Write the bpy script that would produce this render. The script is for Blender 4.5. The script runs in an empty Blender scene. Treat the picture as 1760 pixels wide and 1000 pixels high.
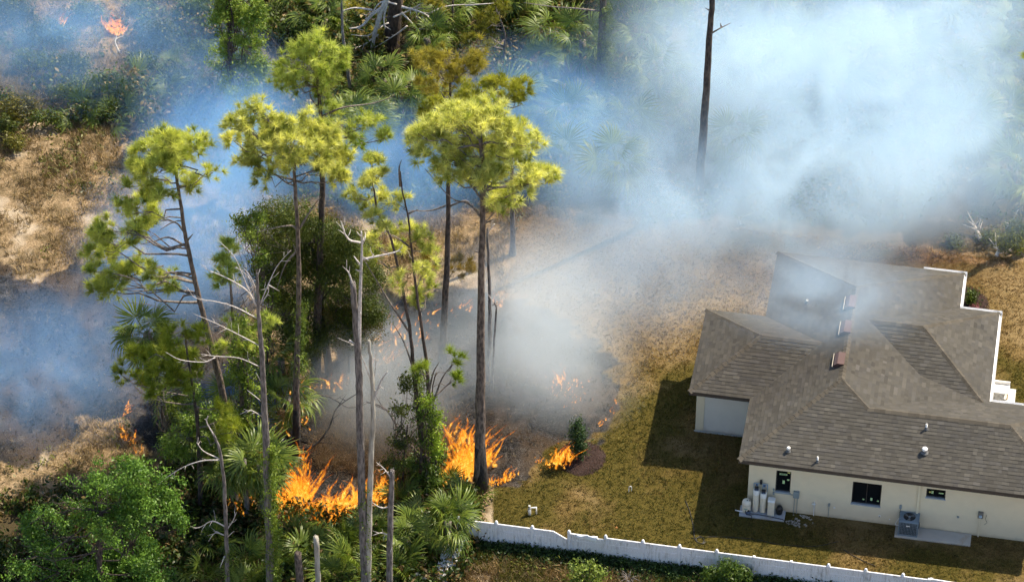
import bpy, math, random
import numpy as np
from mathutils import Vector, Matrix, Quaternion

R = math.radians
random.seed(7)
RNG = np.random.default_rng(11)
scene = bpy.context.scene
col = scene.collection

# ------------------------------------------------------------------ camera
FPX, PITCH = 6000.0, R(41.073)
DIST = FPX / 36.0
CAM = np.array([0.0, -DIST * math.cos(PITCH), DIST * math.sin(PITCH)])
FW = np.array([0.0, math.cos(PITCH), -math.sin(PITCH)])
UP = np.array([0.0, math.sin(PITCH), math.cos(PITCH)])
cam_d = bpy.data.cameras.new("camera")
cam_d.sensor_width = 36.0
cam_d.lens = 36.0 * FPX / 1760.0
cam_d.clip_start = 1.0
cam_d.clip_end = 4000.0
cam_o = bpy.data.objects.new("camera", cam_d)
cam_o.location = CAM
cam_o.rotation_euler = (math.pi / 2 - PITCH, 0, 0)
col.objects.link(cam_o)
scene.camera = cam_o

# ------------------------------------------------------------------ light
TO_SUN = Vector((1.91, 1.27, 3.05)).normalized()
SUN_EL = math.asin(TO_SUN.z)
SUN_AZ = math.atan2(TO_SUN.x, TO_SUN.y)
world = bpy.data.worlds.new("World")
scene.world = world
world.use_nodes = True
wn = world.node_tree
sky = wn.nodes.new("ShaderNodeTexSky")
sky.sky_type = 'NISHITA'
sky.sun_disc = False
sky.sun_elevation = SUN_EL
sky.sun_rotation = SUN_AZ
bg = wn.nodes.get("Background") or wn.nodes.new("ShaderNodeBackground")
wn.links.new(sky.outputs[0], bg.inputs[0])
bg.inputs[1].default_value = 0.12
sun_d = bpy.data.lights.new("sun", 'SUN')
sun_d.energy = 5.0
sun_d.angle = R(0.5)
sun_d.color = (1.0, 0.88, 0.68)
sun_o = bpy.data.objects.new("sun", sun_d)
sun_o.rotation_euler = (-TO_SUN).to_track_quat('-Z', 'Y').to_euler()
sun_o.location = (0, 0, 60)
col.objects.link(sun_o)
scene.view_settings.view_transform = 'Standard'
scene.view_settings.look = 'None'
scene.view_settings.gamma = 1.0
scene.view_settings.exposure = 0.9
scene.view_settings.use_curve_mapping = False
cy = scene.cycles
cy.use_denoising = True
cy.use_adaptive_sampling = True
cy.adaptive_threshold = .035
cy.adaptive_min_samples = 20
cy.max_bounces = 10
cy.diffuse_bounces = 2
cy.glossy_bounces = 2
cy.transmission_bounces = 3
cy.volume_bounces = 6
cy.transparent_max_bounces = 24
cy.volume_step_rate = 2.5
cy.volume_max_steps = 256
cy.sample_clamp_indirect = 4.0

# ------------------------------------------------------------------ helpers: where things stand
def at(px, py, z=0.0):
    """point of the place seen at a photo pixel, at height z"""
    d = FW * FPX + np.array([1.0, 0, 0]) * (px - 880) - UP * (py - 500)
    t = (z - CAM[2]) / d[2]
    return CAM + d * t

def vp(px, py, Y):
    """point of the place seen at a photo pixel, on the upright plane y = Y"""
    d = FW * FPX + np.array([1.0, 0, 0]) * (px - 880) - UP * (py - 500)
    t = (Y - CAM[1]) / d[1]
    return CAM + d * t

HT, HX, HY = R(-10.2076), 9.945195, -14.983124
hc, hs = math.cos(HT), math.sin(HT)
def H(u, v, z=0.0):
    return np.array([HX + u * hc - v * hs, HY + u * hs + v * hc, z])
def Hinv(p):
    dx, dy = p[0] - HX, p[1] - HY
    return np.array([dx * hc + dy * hs, -dx * hs + dy * hc, p[2]])

# value noise in numpy
def vnoise(x, y, seed=0):
    xi, yi = np.floor(x).astype(np.int64), np.floor(y).astype(np.int64)
    fx, fy = x - xi, y - yi
    fx, fy = fx * fx * (3 - 2 * fx), fy * fy * (3 - 2 * fy)
    def h(a, b):
        n = (a * 374761393 + b * 668265263 + seed * 1442695041) & 0x7fffffff
        n = ((n ^ (n >> 13)) * 1274126177) & 0x7fffffff
        n = (n ^ (n >> 16)) & 0xffff
        return n / 65535.0
    return (h(xi, yi) * (1 - fx) + h(xi + 1, yi) * fx) * (1 - fy) + (h(xi, yi + 1) * (1 - fx) + h(xi + 1, yi + 1) * fx) * fy
def fbm(x, y, seed=0, oct=4):
    s, a, t = 0, 0.5, 0
    for k in range(oct):
        s = s + a * vnoise(x * 2 ** k, y * 2 ** k, seed + k * 17)
        t += a
        a *= 0.5
    return s / t
def sstep(a, b, x):
    t = np.clip((x - a) / (b - a), 0, 1)
    return t * t * (3 - 2 * t)
def poly_sd(x, y, P):
    """signed distance to polygon, positive inside"""
    P = np.asarray(P)
    d = np.full(x.shape, 1e9)
    inside = np.zeros(x.shape, bool)
    n = len(P)
    for i in range(n):
        ax, ay = P[i]; bx, by = P[(i + 1) % n]
        ex, ey = bx - ax, by - ay
        t = np.clip(((x - ax) * ex + (y - ay) * ey) / (ex * ex + ey * ey + 1e-12), 0, 1)
        d = np.minimum(d, np.hypot(x - ax - t * ex, y - ay - t * ey))
        c = ((ay > y) != (by > y)) & (x < (bx - ax) * (y - ay) / (by - ay + 1e-12) + ax)
        inside ^= c
    return np.where(inside, d, -d)
def wpoly(pts):
    return [tuple(at(x, y)[:2]) for x, y in pts]

# ------------------------------------------------------------------ helpers: objects
def props(o, label=None, cat=None, group=None, kind=None):
    if label: o["label"] = label
    if cat: o["category"] = cat
    if group: o["group"] = group
    if kind: o["kind"] = kind
    return o
def empty(name, loc=(0, 0, 0), rz=0.0, label=None, cat=None, group=None):
    o = bpy.data.objects.new(name, None)
    o.empty_display_size = 0.3
    o.location = loc
    o.rotation_euler = (0, 0, rz)
    col.objects.link(o)
    return props(o, label, cat, group)
def link(name, me, mat=None, parent=None, loc=None):
    if mat and not me.materials:
        me.materials.append(mat)
    o = bpy.data.objects.new(name, me)
    col.objects.link(o)
    if parent: o.parent = parent
    if loc is not None: o.location = loc
    return o
def np_mesh(name, V, F, C=None, smooth=False, attrs=None):
    """V (n,3), F (m,k) faces all the same size, C (n,3) colours"""
    V = np.asarray(V, dtype=np.float32); F = np.asarray(F, dtype=np.int32)
    me = bpy.data.meshes.new(name)
    k = F.shape[1]
    me.vertices.add(len(V)); me.vertices.foreach_set("co", V.ravel())
    me.loops.add(F.size); me.loops.foreach_set("vertex_index", F.ravel())
    me.polygons.add(len(F)); me.polygons.foreach_set("loop_start", np.arange(0, F.size, k, dtype=np.int32))
    try: me.polygons.foreach_set("loop_total", np.full(len(F), k, dtype=np.int32))
    except Exception: pass
    if smooth: me.polygons.foreach_set("use_smooth", np.ones(len(F), dtype=bool))
    if C is not None:
        a = me.color_attributes.new("Col", 'FLOAT_COLOR', 'POINT')
        a.data.foreach_set("color", np.concatenate([np.asarray(C, np.float32), np.ones((len(V), 1), np.float32)], 1).ravel())
    for nm, arr in (attrs or {}).items():
        a = me.attributes.new(nm, 'FLOAT', 'POINT'); a.data.foreach_set("value", np.asarray(arr, np.float32))
    me.update(calc_edges=True)
    return me
class MB:
    """collects pieces of ONE part, then builds it"""
    def __init__(s): s.v, s.f, s.c, s.sm = [], [], [], []
    def add(s, V, F, c=None, smooth=False):
        n = len(s.v)
        s.v += [tuple(map(float, p)) for p in V]
        s.f += [tuple(i + n for i in f) for f in F]
        s.sm += [smooth] * len(F)
        s.c += [c or (1, 1, 1)] * len(V)
        return s
    def box(s, x0, x1, y0, y1, z0, z1, c=None):
        V = [(x, y, z) for z in (z0, z1) for y in (y0, y1) for x in (x0, x1)]
        F = [(0, 2, 3, 1), (4, 5, 7, 6), (0, 1, 5, 4), (2, 6, 7, 3), (0, 4, 6, 2), (1, 3, 7, 5)]
        return s.add(V, F, c)
    def bbox(s, x0, x1, y0, y1, z0, z1, b=0.01, c=None):
        """box with bevelled upright and top edges"""
        def ring(z, i):
            return [(x0 + i, y0, z), (x1 - i, y0, z), (x1, y0 + i, z), (x1, y1 - i, z), (x1 - i, y1, z), (x0 + i, y1, z), (x0, y1 - i, z), (x0, y0 + i, z)]
        def inset(z):
            return [(x0 + b + b * .4, y0 + b, z), (x1 - b - b * .4, y0 + b, z), (x1 - b, y0 + b * 1.4, z), (x1 - b, y1 - b * 1.4, z), (x1 - b * 1.4, y1 - b, z), (x0 + b * 1.4, y1 - b, z), (x0 + b, y1 - b * 1.4, z), (x0 + b, y0 + b * 1.4, z)]
        V = ring(z0, b) + ring(z1 - b, b) + inset(z1)
        F = [tuple(range(7, -1, -1)), tuple(range(16, 24))]
        for a in (0, 8):
            F += [(a + i, a + (i + 1) % 8, a + 8 + (i + 1) % 8, a + 8 + i) for i in range(8)]
        return s.add(V, F, c)
    def lathe(s, prof, n=16, cx=0, cy=0, c=None, caps=True):
        V, F = [], []
        for r, z in prof:
            V += [(cx + r * math.cos(2 * math.pi * i / n), cy + r * math.sin(2 * math.pi * i / n), z) for i in range(n)]
        for k in range(len(prof) - 1):
            F += [(k * n + i, k * n + (i + 1) % n, (k + 1) * n + (i + 1) % n, (k + 1) * n + i) for i in range(n)]
        s.add(V, F, c, True)
        if caps:
            m = len(s.v) - len(V)
            s.f += [tuple(m + i for i in range(n - 1, -1, -1)), tuple(m + (len(prof) - 1) * n + i for i in range(n))]
            s.sm += [False, False]
        return s
    def tube(s, P, r, n=6, c=None, jitter=0.0):
        V, F = tube_np(np.asarray(P, float), r, n, jitter)
        return s.add(V, [tuple(f) for f in F], c, True)
    def build(s, name, mat, parent=None, loc=None, colour=False):
        me = bpy.data.meshes.new(name)
        me.from_pydata(s.v, [], s.f)
        me.polygons.foreach_set("use_smooth", s.sm)
        if colour:
            a = me.color_attributes.new("Col", 'FLOAT_COLOR', 'POINT')
            a.data.foreach_set("color", [x for q in s.c for x in (q[0], q[1], q[2], 1.0)])
        me.update()
        return link(name, me, mat, parent, loc)
def tube_np(P, r, n=6, jitter=0.0):
    P = np.asarray(P, float); m = len(P)
    r = np.full(m, r, float) if np.isscalar(r) else np.asarray(r, float)
    T = np.gradient(P, axis=0); T /= np.linalg.norm(T, axis=1, keepdims=True) + 1e-9
    ref = np.array([0.31, 0.83, 0.2]) if abs(T[:, 2]).mean() > .6 else np.array([0.05, 0.1, 1.0])
    A = np.cross(T, ref); A /= np.linalg.norm(A, axis=1, keepdims=True) + 1e-9
    B = np.cross(T, A)
    th = np.arange(n) * 2 * math.pi / n
    rr = r[:, None] * (1 + jitter * RNG.uniform(-1, 1, (m, n)))
    V = P[:, None, :] + rr[:, :, None] * (np.cos(th)[None, :, None] * A[:, None, :] + np.sin(th)[None, :, None] * B[:, None, :])
    V = V.reshape(-1, 3)
    F = []
    for k in range(m - 1):
        for i in range(n):
            F.append((k * n + i, k * n + (i + 1) % n, (k + 1) * n + (i + 1) % n, (k + 1) * n + i))
    # close the ends with a centre point
    V = np.concatenate([V, P[:1], P[-1:]])
    a, b = m * n, m * n + 1
    F = np.array(F + [(a, (i + 1) % n, i, i) for i in range(n)] + [(b, (m - 1) * n + i, (m - 1) * n + (i + 1) % n, (m - 1) * n + (i + 1) % n) for i in range(n)])
    return V, [tuple(dict.fromkeys(f)) for f in F.tolist()]
def smooth_line(P, k=4):
    """Catmull-Rom through the points"""
    P = np.asarray(P, float)
    Q = np.concatenate([[2 * P[0] - P[1]], P, [2 * P[-1] - P[-2]]])
    out = []
    for i in range(1, len(Q) - 2):
        for t in np.arange(k) / k:
            out.append(0.5 * ((2 * Q[i]) + (-Q[i - 1] + Q[i + 1]) * t + (2 * Q[i - 1] - 5 * Q[i] + 4 * Q[i + 1] - Q[i + 2]) * t * t + (-Q[i - 1] + 3 * Q[i] - 3 * Q[i + 1] + Q[i + 2]) * t ** 3))
    out.append(P[-1])
    return np.array(out)

# ------------------------------------------------------------------ helpers: materials
def newmat(name):
    m = bpy.data.materials.new(name); m.use_nodes = True
    nt = m.node_tree
    return m, nt, nt.nodes["Principled BSDF"], nt.nodes["Material Output"]
def nd(nt, typ, **kw):
    n = nt.nodes.new(typ)
    for k, v in kw.items():
        if k.startswith("i_"):
            n.inputs[k[2:].replace("_", " ")].default_value = v
        else: setattr(n, k, v)
    return n
def mix(nt, fac, a, b, mode='MIX'):
    n = nt.nodes.new("ShaderNodeMix"); n.data_type = 'RGBA'; n.blend_type = mode
    for sock, val in ((n.inputs[0], fac), (n.inputs[6], a), (n.inputs[7], b)):
        if hasattr(val, "links") or isinstance(val, bpy.types.NodeSocket): nt.links.new(val, sock)
        else: sock.default_value = val if not isinstance(val, tuple) else (*val, 1.0)[:4]
    return n.outputs[2]
def math_n(nt, op, a, b=None, c=None, clamp=False):
    n = nt.nodes.new("ShaderNodeMath"); n.operation = op; n.use_clamp = clamp
    for s, v in zip(n.inputs, (a, b, c)):
        if v is None: continue
        if isinstance(v, bpy.types.NodeSocket): nt.links.new(v, s)
        else: s.default_value = v
    return n.outputs[0]
def noise(nt, scale, detail=4, rough=.55, vec=None, dist=0.0):
    n = nd(nt, "ShaderNodeTexNoise"); n.inputs["Scale"].default_value = scale; n.inputs["Detail"].default_value = detail
    n.inputs["Roughness"].default_value = rough; n.inputs["Distortion"].default_value = dist
    if vec is not None: nt.links.new(vec, n.inputs["Vector"])
    return n.outputs[0]
def ramp(nt, fac, stops):
    n = nt.nodes.new("ShaderNodeValToRGB"); nt.links.new(fac, n.inputs[0])
    e = n.color_ramp.elements
    while len(e) < len(stops): e.new(0.5)
    for q, (p, c) in zip(e, stops):
        q.position = p; q.color = (*c, 1.0) if len(c) == 3 else c
    return n.outputs[0]
def geo_pos(nt):
    return nt.nodes.new("ShaderNodeNewGeometry").outputs["Position"]
def obj_pos(nt):
    return nt.nodes.new("ShaderNodeTexCoord").outputs["Object"]
def maprange(nt, v, a, b, c=0.0, d=1.0):
    n = nt.nodes.new("ShaderNodeMapRange"); n.interpolation_type = 'SMOOTHSTEP'
    nt.links.new(v, n.inputs[0])
    for i, q in enumerate((a, b, c, d)): n.inputs[i + 1].default_value = q
    return n.outputs[0]
def bump(nt, bsdf, h, strength=.5, dist=.05):
    n = nt.nodes.new("ShaderNodeBump"); n.inputs["Strength"].default_value = strength; n.inputs["Distance"].default_value = dist
    nt.links.new(h, n.inputs["Height"]); nt.links.new(n.outputs[0], bsdf.inputs["Normal"])
def mapping(nt, vec, scale):
    n = nt.nodes.new("ShaderNodeMapping"); nt.links.new(vec, n.inputs[0]); n.inputs["Scale"].default_value = scale
    return n.outputs[0]
def plain(name, c, rough=.7, var=.12, scale=6.0, metal=0.0, bmp=0.0, dirt=None, bscale=None):
    """a procedural material: colour with noise variation, optional bump and a second 'dirt' colour"""
    m, nt, b, out = newmat(name)
    p = obj_pos(nt)
    n1 = noise(nt, scale, 5, .6, p)
    lo = tuple(x * (1 - var) for x in c); hi = tuple(min(1, x * (1 + var)) for x in c)
    cc = mix(nt, n1, lo, hi)
    if dirt:
        n2 = maprange(nt, noise(nt, scale * .35, 6, .7, p), .52, .72)
        cc = mix(nt, math_n(nt, 'MULTIPLY', n2, dirt[1]), cc, dirt[0])
    nt.links.new(cc, b.inputs["Base Color"])
    b.inputs["Roughness"].default_value = rough; b.inputs["Metallic"].default_value = metal
    if bmp: bump(nt, b, noise(nt, bscale or scale * 5, 5, .65, p), bmp, .02)
    return m
def foliage(name, transl=.35, rough=.55, tint=(1, 1, 1)):
    """leaf material: own colour of each leaf from the mesh, some light through the blade"""
    m, nt, b, out = newmat(name)
    at_ = nd(nt, "ShaderNodeAttribute", attribute_name="Col")
    n1 = noise(nt, 1.3, 3, .5, geo_pos(nt))
    c = mix(nt, n1, (0.72, 0.74, 0.75), (1.25, 1.2, 1.1))
    c2 = mix(nt, 1.0, at_.outputs[0], c, 'MULTIPLY')
    nt.links.new(c2, b.inputs["Base Color"]); b.inputs["Roughness"].default_value = rough
    b.inputs["Specular IOR Level"].default_value = .3
    t = nd(nt, "ShaderNodeBsdfTranslucent"); 
    c3 = mix(nt, 1.0, c2, (1.25, 1.25, .7), 'MULTIPLY')
    nt.links.new(c3, t.inputs[0])
    ms = nd(nt, "ShaderNodeMixShader"); ms.inputs[0].default_value = transl
    nt.links.new(b.outputs[0], ms.inputs[1]); nt.links.new(t.outputs[0], ms.inputs[2])
    nt.links.new(ms.outputs[0], out.inputs[0])
    return m
def bark(name, a, b_, scale=9.0, stretch=.35, bmp=.8):
    m, nt, b, out = newmat(name)
    p = mapping(nt, geo_pos(nt), (1, 1, stretch))
    v = nd(nt, "ShaderNodeTexVoronoi"); v.inputs["Scale"].default_value = scale; nt.links.new(p, v.inputs["Vector"])
    n1 = noise(nt, scale * 1.4, 6, .7, p)
    f = math_n(nt, 'MULTIPLY', n1, math_n(nt, 'ADD', v.outputs[0], .45))
    c = mix(nt, maprange(nt, f, .2, .75), a, b_)
    n2 = noise(nt, .7, 3, .5, geo_pos(nt))
    c = mix(nt, 1.0, c, mix(nt, n2, (.7, .7, .72), (1.25, 1.22, 1.18)), 'MULTIPLY')
    nt.links.new(c, b.inputs["Base Color"]); b.inputs["Roughness"].default_value = .9
    bump(nt, b, f, bmp, .06)
    return m
# ================================================================== the ground
LAWN = wpoly([(838, 935), (842, 850), (852, 780), (856, 640), (864, 470), (880, 372), (1010, 372), (1200, 388), (1330, 398), (1500, 418), (1640, 438), (1790, 452), (1900, 460), (2100, 1100), (1700, 1060)])
BURN_MID = wpoly([(842, 838), (885, 818), (925, 795), (962, 772), (1000, 752), (1046, 712), (1060, 672), (1050, 640), (985, 585), (900, 520), (800, 490), (690, 512), (610, 580), (560, 640), (505, 690), (468, 800), (480, 880), (560, 905), (660, 880), (760, 855)])
BURN_LEFT = wpoly([(-60, 812), (60, 802), (118, 770), (150, 735), (195, 725), (215, 760), (255, 785), (330, 770), (420, 790), (480, 760), (500, 690), (440, 600), (400, 480), (330, 450), (230, 440), (130, 450), (60, 470), (-60, 440)])
BURN_FAINT = wpoly([(-60, 560), (60, 470), (180, 440), (260, 360), (420, 330), (520, 400), (500, 560), (300, 640), (-60, 640)])
FOREST = wpoly([(240, -400), (255, 60), (300, 200), (400, 300), (560, 345), (700, 345), (880, 362), (1200, 376), (1500, 405), (1640, 425), (1800, 425), (2600, 330), (2600, -400)])
BRUSH = wpoly([(-300, 880), (20, 870), (300, 800), (440, 840), (480, 885), (660, 880), (770, 850), (842, 850), (838, 930), (800, 1010), (700, 1200), (-300, 1200)])
UNDER = wpoly([(-300, -300), (245, -300), (300, 200), (270, 240), (150, 215), (60, 190), (-300, 170)])
BERM = wpoly([(1250, 395), (1500, 425), (1650, 445), (1735, 450), (1735, 468), (1650, 463), (1480, 445), (1250, 412)])
def zones(x, y):
    n1 = (fbm(x * .45, y * .45, 3) - .5); n2 = (fbm(x * 1.7, y * 1.7, 5) - .5)
    n3 = fbm(x * 4.5, y * 4.5, 9, 3) - .5
    w = n1 * 2.2 + n2 * 1.0
    z = {}
    z['lawn'] = sstep(-.25, .35, poly_sd(x, y, LAWN) + w * .35)
    z['burn'] = np.maximum(sstep(-.45, .75, poly_sd(x, y, BURN_MID) + .35 + w * .95 + n3 * 1.0),
                           sstep(-.4, .8, poly_sd(x, y, BURN_LEFT) + w * 1.4) * (.75 + .25 * sstep(.3, .6, fbm(x * .9, y * .9, 21))))
    faint = sstep(-1, 1.5, poly_sd(x, y, BURN_FAINT) + w * 2.5) * sstep(.35, .62, fbm(x * .5 + 9, y * .5, 31))
    z['burn'] = np.maximum(z['burn'], faint * .8)
    z['forest'] = sstep(-.8, .8, poly_sd(x, y, FOREST) + w * 1.2)
    z['brush'] = sstep(-.6, .6, poly_sd(x, y, BRUSH) + w)
    z['under'] = sstep(-1, 1, poly_sd(x, y, UNDER) + w * 2)
    z['berm'] = sstep(-.3, .5, poly_sd(x, y, BERM) + w * .4)
    # how green the turf is: greener towards the front of the house and along the right side
    g = sstep(.35, .68, fbm(x * .33, y * .33, 41)) * .65 + .35 * fbm(x * 1.3, y * 1.3, 43)
    z['forest'] = np.maximum(z['forest'], z['under'] * sstep(.36, .52, fbm(x * .3, y * .3, 61)))
    z['green'] = (g * .75 + .25) * sstep(4, -9, y + n1 * 6)
    return z
gx = np.concatenate([[-1500, -700, -300, -150, -80, -55, -45], np.arange(-38, 38.01, .28), [45, 55, 80, 150, 300, 700, 1500]])
gy = np.concatenate([[-900, -400, -180, -100, -60, -42], np.arange(-34, 42.01, .28), [48, 56, 70, 100, 180, 400, 900, 2000]])
GX, GY = np.meshgrid(gx, gy)
fx, fy = GX.ravel(), GY.ravel()
Z = zones(fx, fy)
def ground_z(x, y):
    x = np.asarray(x, float); y = np.asarray(y, float)
    q = (fbm(x * .35, y * .35, 77) - .5) * .10 + (fbm(x * 2.2, y * 2.2, 78, 3) - .5) * .05
    bm = sstep(-.35, .6, poly_sd(x, y, BERM) + (fbm(x * 1.5, y * 1.5, 5) - .5) * .7) * (.18 + .55 * fbm(x * 1.6, y * 1.6, 80))
    d = Hinv(np.array([x, y, 0 * x]))
    near = np.maximum(np.maximum(-3.6 - d[0], d[0] - 15.5), np.maximum(-1.6 - d[1], d[1] - 15.2))
    return q * sstep(0, 1.5, near) + bm
gz = ground_z(fx, fy)
nx, ny = len(gx), len(gy)
ii = (np.arange(ny - 1)[:, None] * nx + np.arange(nx - 1)[None, :]).ravel()
GF = np.stack([ii, ii + 1, ii + nx + 1, ii + nx], 1)
gme = np_mesh("ground", np.stack([fx, fy, gz], 1), GF, smooth=True, attrs={k: Z[k] for k in ('lawn', 'burn', 'forest', 'brush', 'berm', 'green')})

m, nt, b, out = newmat("earth and turf")
P_ = geo_pos(nt)
A = {k: nd(nt, "ShaderNodeAttribute", attribute_name=k).outputs["Fac"] for k in ('lawn', 'burn', 'forest', 'brush', 'berm', 'green')}
nf = noise(nt, 9.0, 3, .7, P_); nm = noise(nt, 1.6, 4, .62, P_); nl = noise(nt, .35, 3, .55, P_); nff = noise(nt, 34.0, 1, .6, P_)
def brk(a, amt=.55):   # break a mask's edge with noise
    return maprange(nt, math_n(nt, 'ADD', a, math_n(nt, 'MULTIPLY', math_n(nt, 'SUBTRACT', nm, .5), amt)), .32, .68)
dry = mix(nt, maprange(nt, nf, .3, .7), (.20, .135, .07), (.42, .31, .18))
dry = mix(nt, maprange(nt, nm, .42, .68), dry, (.135, .10, .05))
dry = mix(nt, maprange(nt, nl, .52, .66), dry, mix(nt, nf, (.36, .29, .20), (.54, .45, .33)))
straw = mix(nt, maprange(nt, nf, .3, .72), (.135, .088, .030), (.27, .185, .074))
straw = mix(nt, maprange(nt, math_n(nt, 'SUBTRACT', nl, math_n(nt, 'MULTIPLY', A['green'], .25)), .36, .58), straw, mix(nt, nf, (.21, .145, .068), (.36, .26, .135)))
grn = mix(nt, maprange(nt, nf, .3, .72), (.060, .050, .009), (.14, .108, .024))
lawn_ = mix(nt, maprange(nt, math_n(nt, 'ADD', A['green'], math_n(nt, 'MULTIPLY', math_n(nt, 'SUBTRACT', nm, .5), .55)), .25, .75), straw, grn)
lawn = mix(nt, 1.0, lawn_, (.86, .86, .78), 'MULTIPLY')
flo = mix(nt, maprange(nt, nf, .32, .7), (.035, .030, .014), (.15, .115, .06))
flo = mix(nt, maprange(nt, nm, .55, .7), flo, (.22, .165, .10))
brs = mix(nt, nf, (.03, .028, .012), (.11, .08, .04))
ash = mix(nt, maprange(nt, nf, .38, .66), (.010, .010, .010), (.050, .047, .045))
ash = mix(nt, maprange(nt, nl, .44, .62), ash, mix(nt, nf, (.028, .020, .014), (.115, .085, .058)))
ash = mix(nt, maprange(nt, math_n(nt, 'MULTIPLY', nm, nff), .31, .43), ash, (.17, .16, .15))
brm = mix(nt, maprange(nt, nf, .3, .7), (.14, .085, .04), (.36, .235, .125))
c = mix(nt, brk(A['lawn'], .3), dry, lawn)
c = mix(nt, brk(A['forest']), c, flo)
c = mix(nt, brk(A['brush']), c, brs)
c = mix(nt, brk(A['berm'], .3), c, brm)
c = mix(nt, brk(A['burn'], .7), c, ash)
c = mix(nt, 1.0, c, (.80, .79, .80), 'MULTIPLY')
nt.links.new(c, b.inputs["Base Color"]); b.inputs["Roughness"].default_value = .95; b.inputs["Specular IOR Level"].default_value = .15
bump(nt, b, math_n(nt, 'ADD', math_n(nt, 'MULTIPLY', nf, .7), math_n(nt, 'MULTIPLY', nff, .4)), .9, .07)
GROUND_MAT = m
ground = link("ground", gme, m)
props(ground, "dry grass, turf and burnt earth around the house", None, None, "structure")
# ================================================================== the house
r_, g_, vN, w_, a_, b_h, e_, c_h, d_h, k_, m_, h_, kE = 3.9938, .7564, 14.2823, 2.7526, 3.9878, 9.6481, 10.5587, 5.1393, 11.8, 2.8631, .46824, 3.2298, 14.4357
R2 = 2 * r_ + g_; mE = m_ * r_ / (r_ + g_); hw = (b_h - a_) / 2; vm = (a_ + b_h) / 2; he = (d_h - c_h) / 2; ve = (c_h + d_h) / 2
house = empty("house", (HX, HY, 0), HT, "single storey beige house with brown shingle hip roof beside the smoke", "house")
SAp = (r_, r_, h_ + m_ * r_); NAp = (r_, vN - r_, h_ + m_ * r_)
SWp = (0, 0, h_); NWp = (0, vN, h_); NEp = (R2, vN, h_)
uK = r_ + (r_ + g_) * (r_ - k_) / r_
Kp = (uK, k_, h_ + m_ * k_); KEp = (kE - k_, k_, h_ + m_ * k_); SEp = (kE, 0, h_); FNE = (kE, 2 * k_, h_)
W0 = (hw, vm, h_ + m_ * hw); WA = (-w_ + hw, vm, h_ + m_ * hw); WSW = (-w_, a_, h_); WNW = (-w_, b_h, h_); Wi = (0, a_, h_); WiN = (0, b_h, h_)
EW0 = (R2 - he * (r_ + g_) / r_, ve, h_ + m_ * he); EWA = (e_ - he, ve, h_ + m_ * he); EWN = (e_, d_h, h_); EI = (R2, d_h, h_); ES = (e_, 2 * k_, h_)
sT = (2 * k_ - c_h) / 2
Tp = (e_ - sT, c_h + sT, h_ + m_ * sT)
uc = 7.36; zc = mE * (R2 - uc)
V1 = (uc, 2 * k_ - zc / m_, h_ + zc); V2 = (uc, c_h + zc / m_, h_ + zc)
slopes = {
    'W': ([SWp, SAp, NAp, NWp, WiN, W0, Wi], (0, 1), (1, 0)),
    'S': ([SWp, SEp, KEp, Kp, SAp], (1, 0), (0, 1)),
    'FN': ([Kp, V1, Tp, ES, FNE, KEp], (-1, 0), (0, -1)),
    'FE': ([KEp, SEp, FNE], (0, 1), (-1, 0)),
    'E': ([SAp, Kp, V1, V2, EW0, EI, NEp, NAp], (0, 1), (-1, 0)),
    'CR': ([V2, V1, Tp], (0, 1), (-1, 0)),
    'ES': ([EW0, V2, Tp, EWA], (1, 0), (0, 1)),
    'EE': ([EWA, Tp, ES, EWN], (0, 1), (-1, 0)),
    'EN': ([EW0, EWA, EWN, EI], (1, 0), (0, -1)),
    'N': ([NAp, NWp, NEp], (1, 0), (0, -1)),
    'WS': ([WSW, Wi, W0, WA], (1, 0), (0, 1)),
    'WN': ([WNW, WA, W0, WiN], (1, 0), (0, -1)),
    'WW': ([WSW, WA, WNW], (0, 1), (1, 0)),
}
# shingle colours come from the mesh: each tab its own tone
def shingle_mat():
    m, nt, b, out = newmat("asphalt shingle")
    at_ = nd(nt, "ShaderNodeAttribute", attribute_name="Col")
    p = obj_pos(nt)
    n = noise(nt, 60, 3, .7, p); n2 = noise(nt, .55, 4, .6, p)
    c = mix(nt, 1.0, at_.outputs[0], mix(nt, n, (.7, .7, .7), (1.3, 1.3, 1.3)), 'MULTIPLY')
    c = mix(nt, 1.0, c, mix(nt, n2, (.82, .83, .86), (1.18, 1.14, 1.08)), 'MULTIPLY')
    nt.links.new(c, b.inputs["Base Color"]); b.inputs["Roughness"].default_value = .92; b.inputs["Specular IOR Level"].default_value = .2
    bump(nt, b, n, .4, .006)
    return m
M_SH = shingle_mat()
def tri_fan(poly2):
    """ear clipping of a 2D polygon"""
    P = list(range(len(poly2))); pts = poly2
    ar = sum(pts[i][0] * pts[(i + 1) % len(pts)][1] - pts[(i + 1) % len(pts)][0] * pts[i][1] for i in range(len(pts)))
    if ar < 0: P.reverse()
    out = []
    def cr(o, a, b): return (a[0] - o[0]) * (b[1] - o[1]) - (a[1] - o[1]) * (b[0] - o[0])
    guard = 0
    while len(P) > 3 and guard < 200:
        guard += 1
        for i in range(len(P)):
            i0, i1, i2 = P[i - 1], P[i], P[(i + 1) % len(P)]
            if cr(pts[i0], pts[i1], pts[i2]) <= 1e-9: continue
            if any(cr(pts[i0], pts[i1], pts[q]) > -1e-9 and cr(pts[i1], pts[i2], pts[q]) > -1e-9 and cr(pts[i2], pts[i0], pts[q]) > -1e-9 for q in P if q not in (i0, i1, i2)): continue
            out.append((pts[i0], pts[i1], pts[i2])); P.pop(i); break
    out.append(tuple(pts[q] for q in P))
    return out
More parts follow.
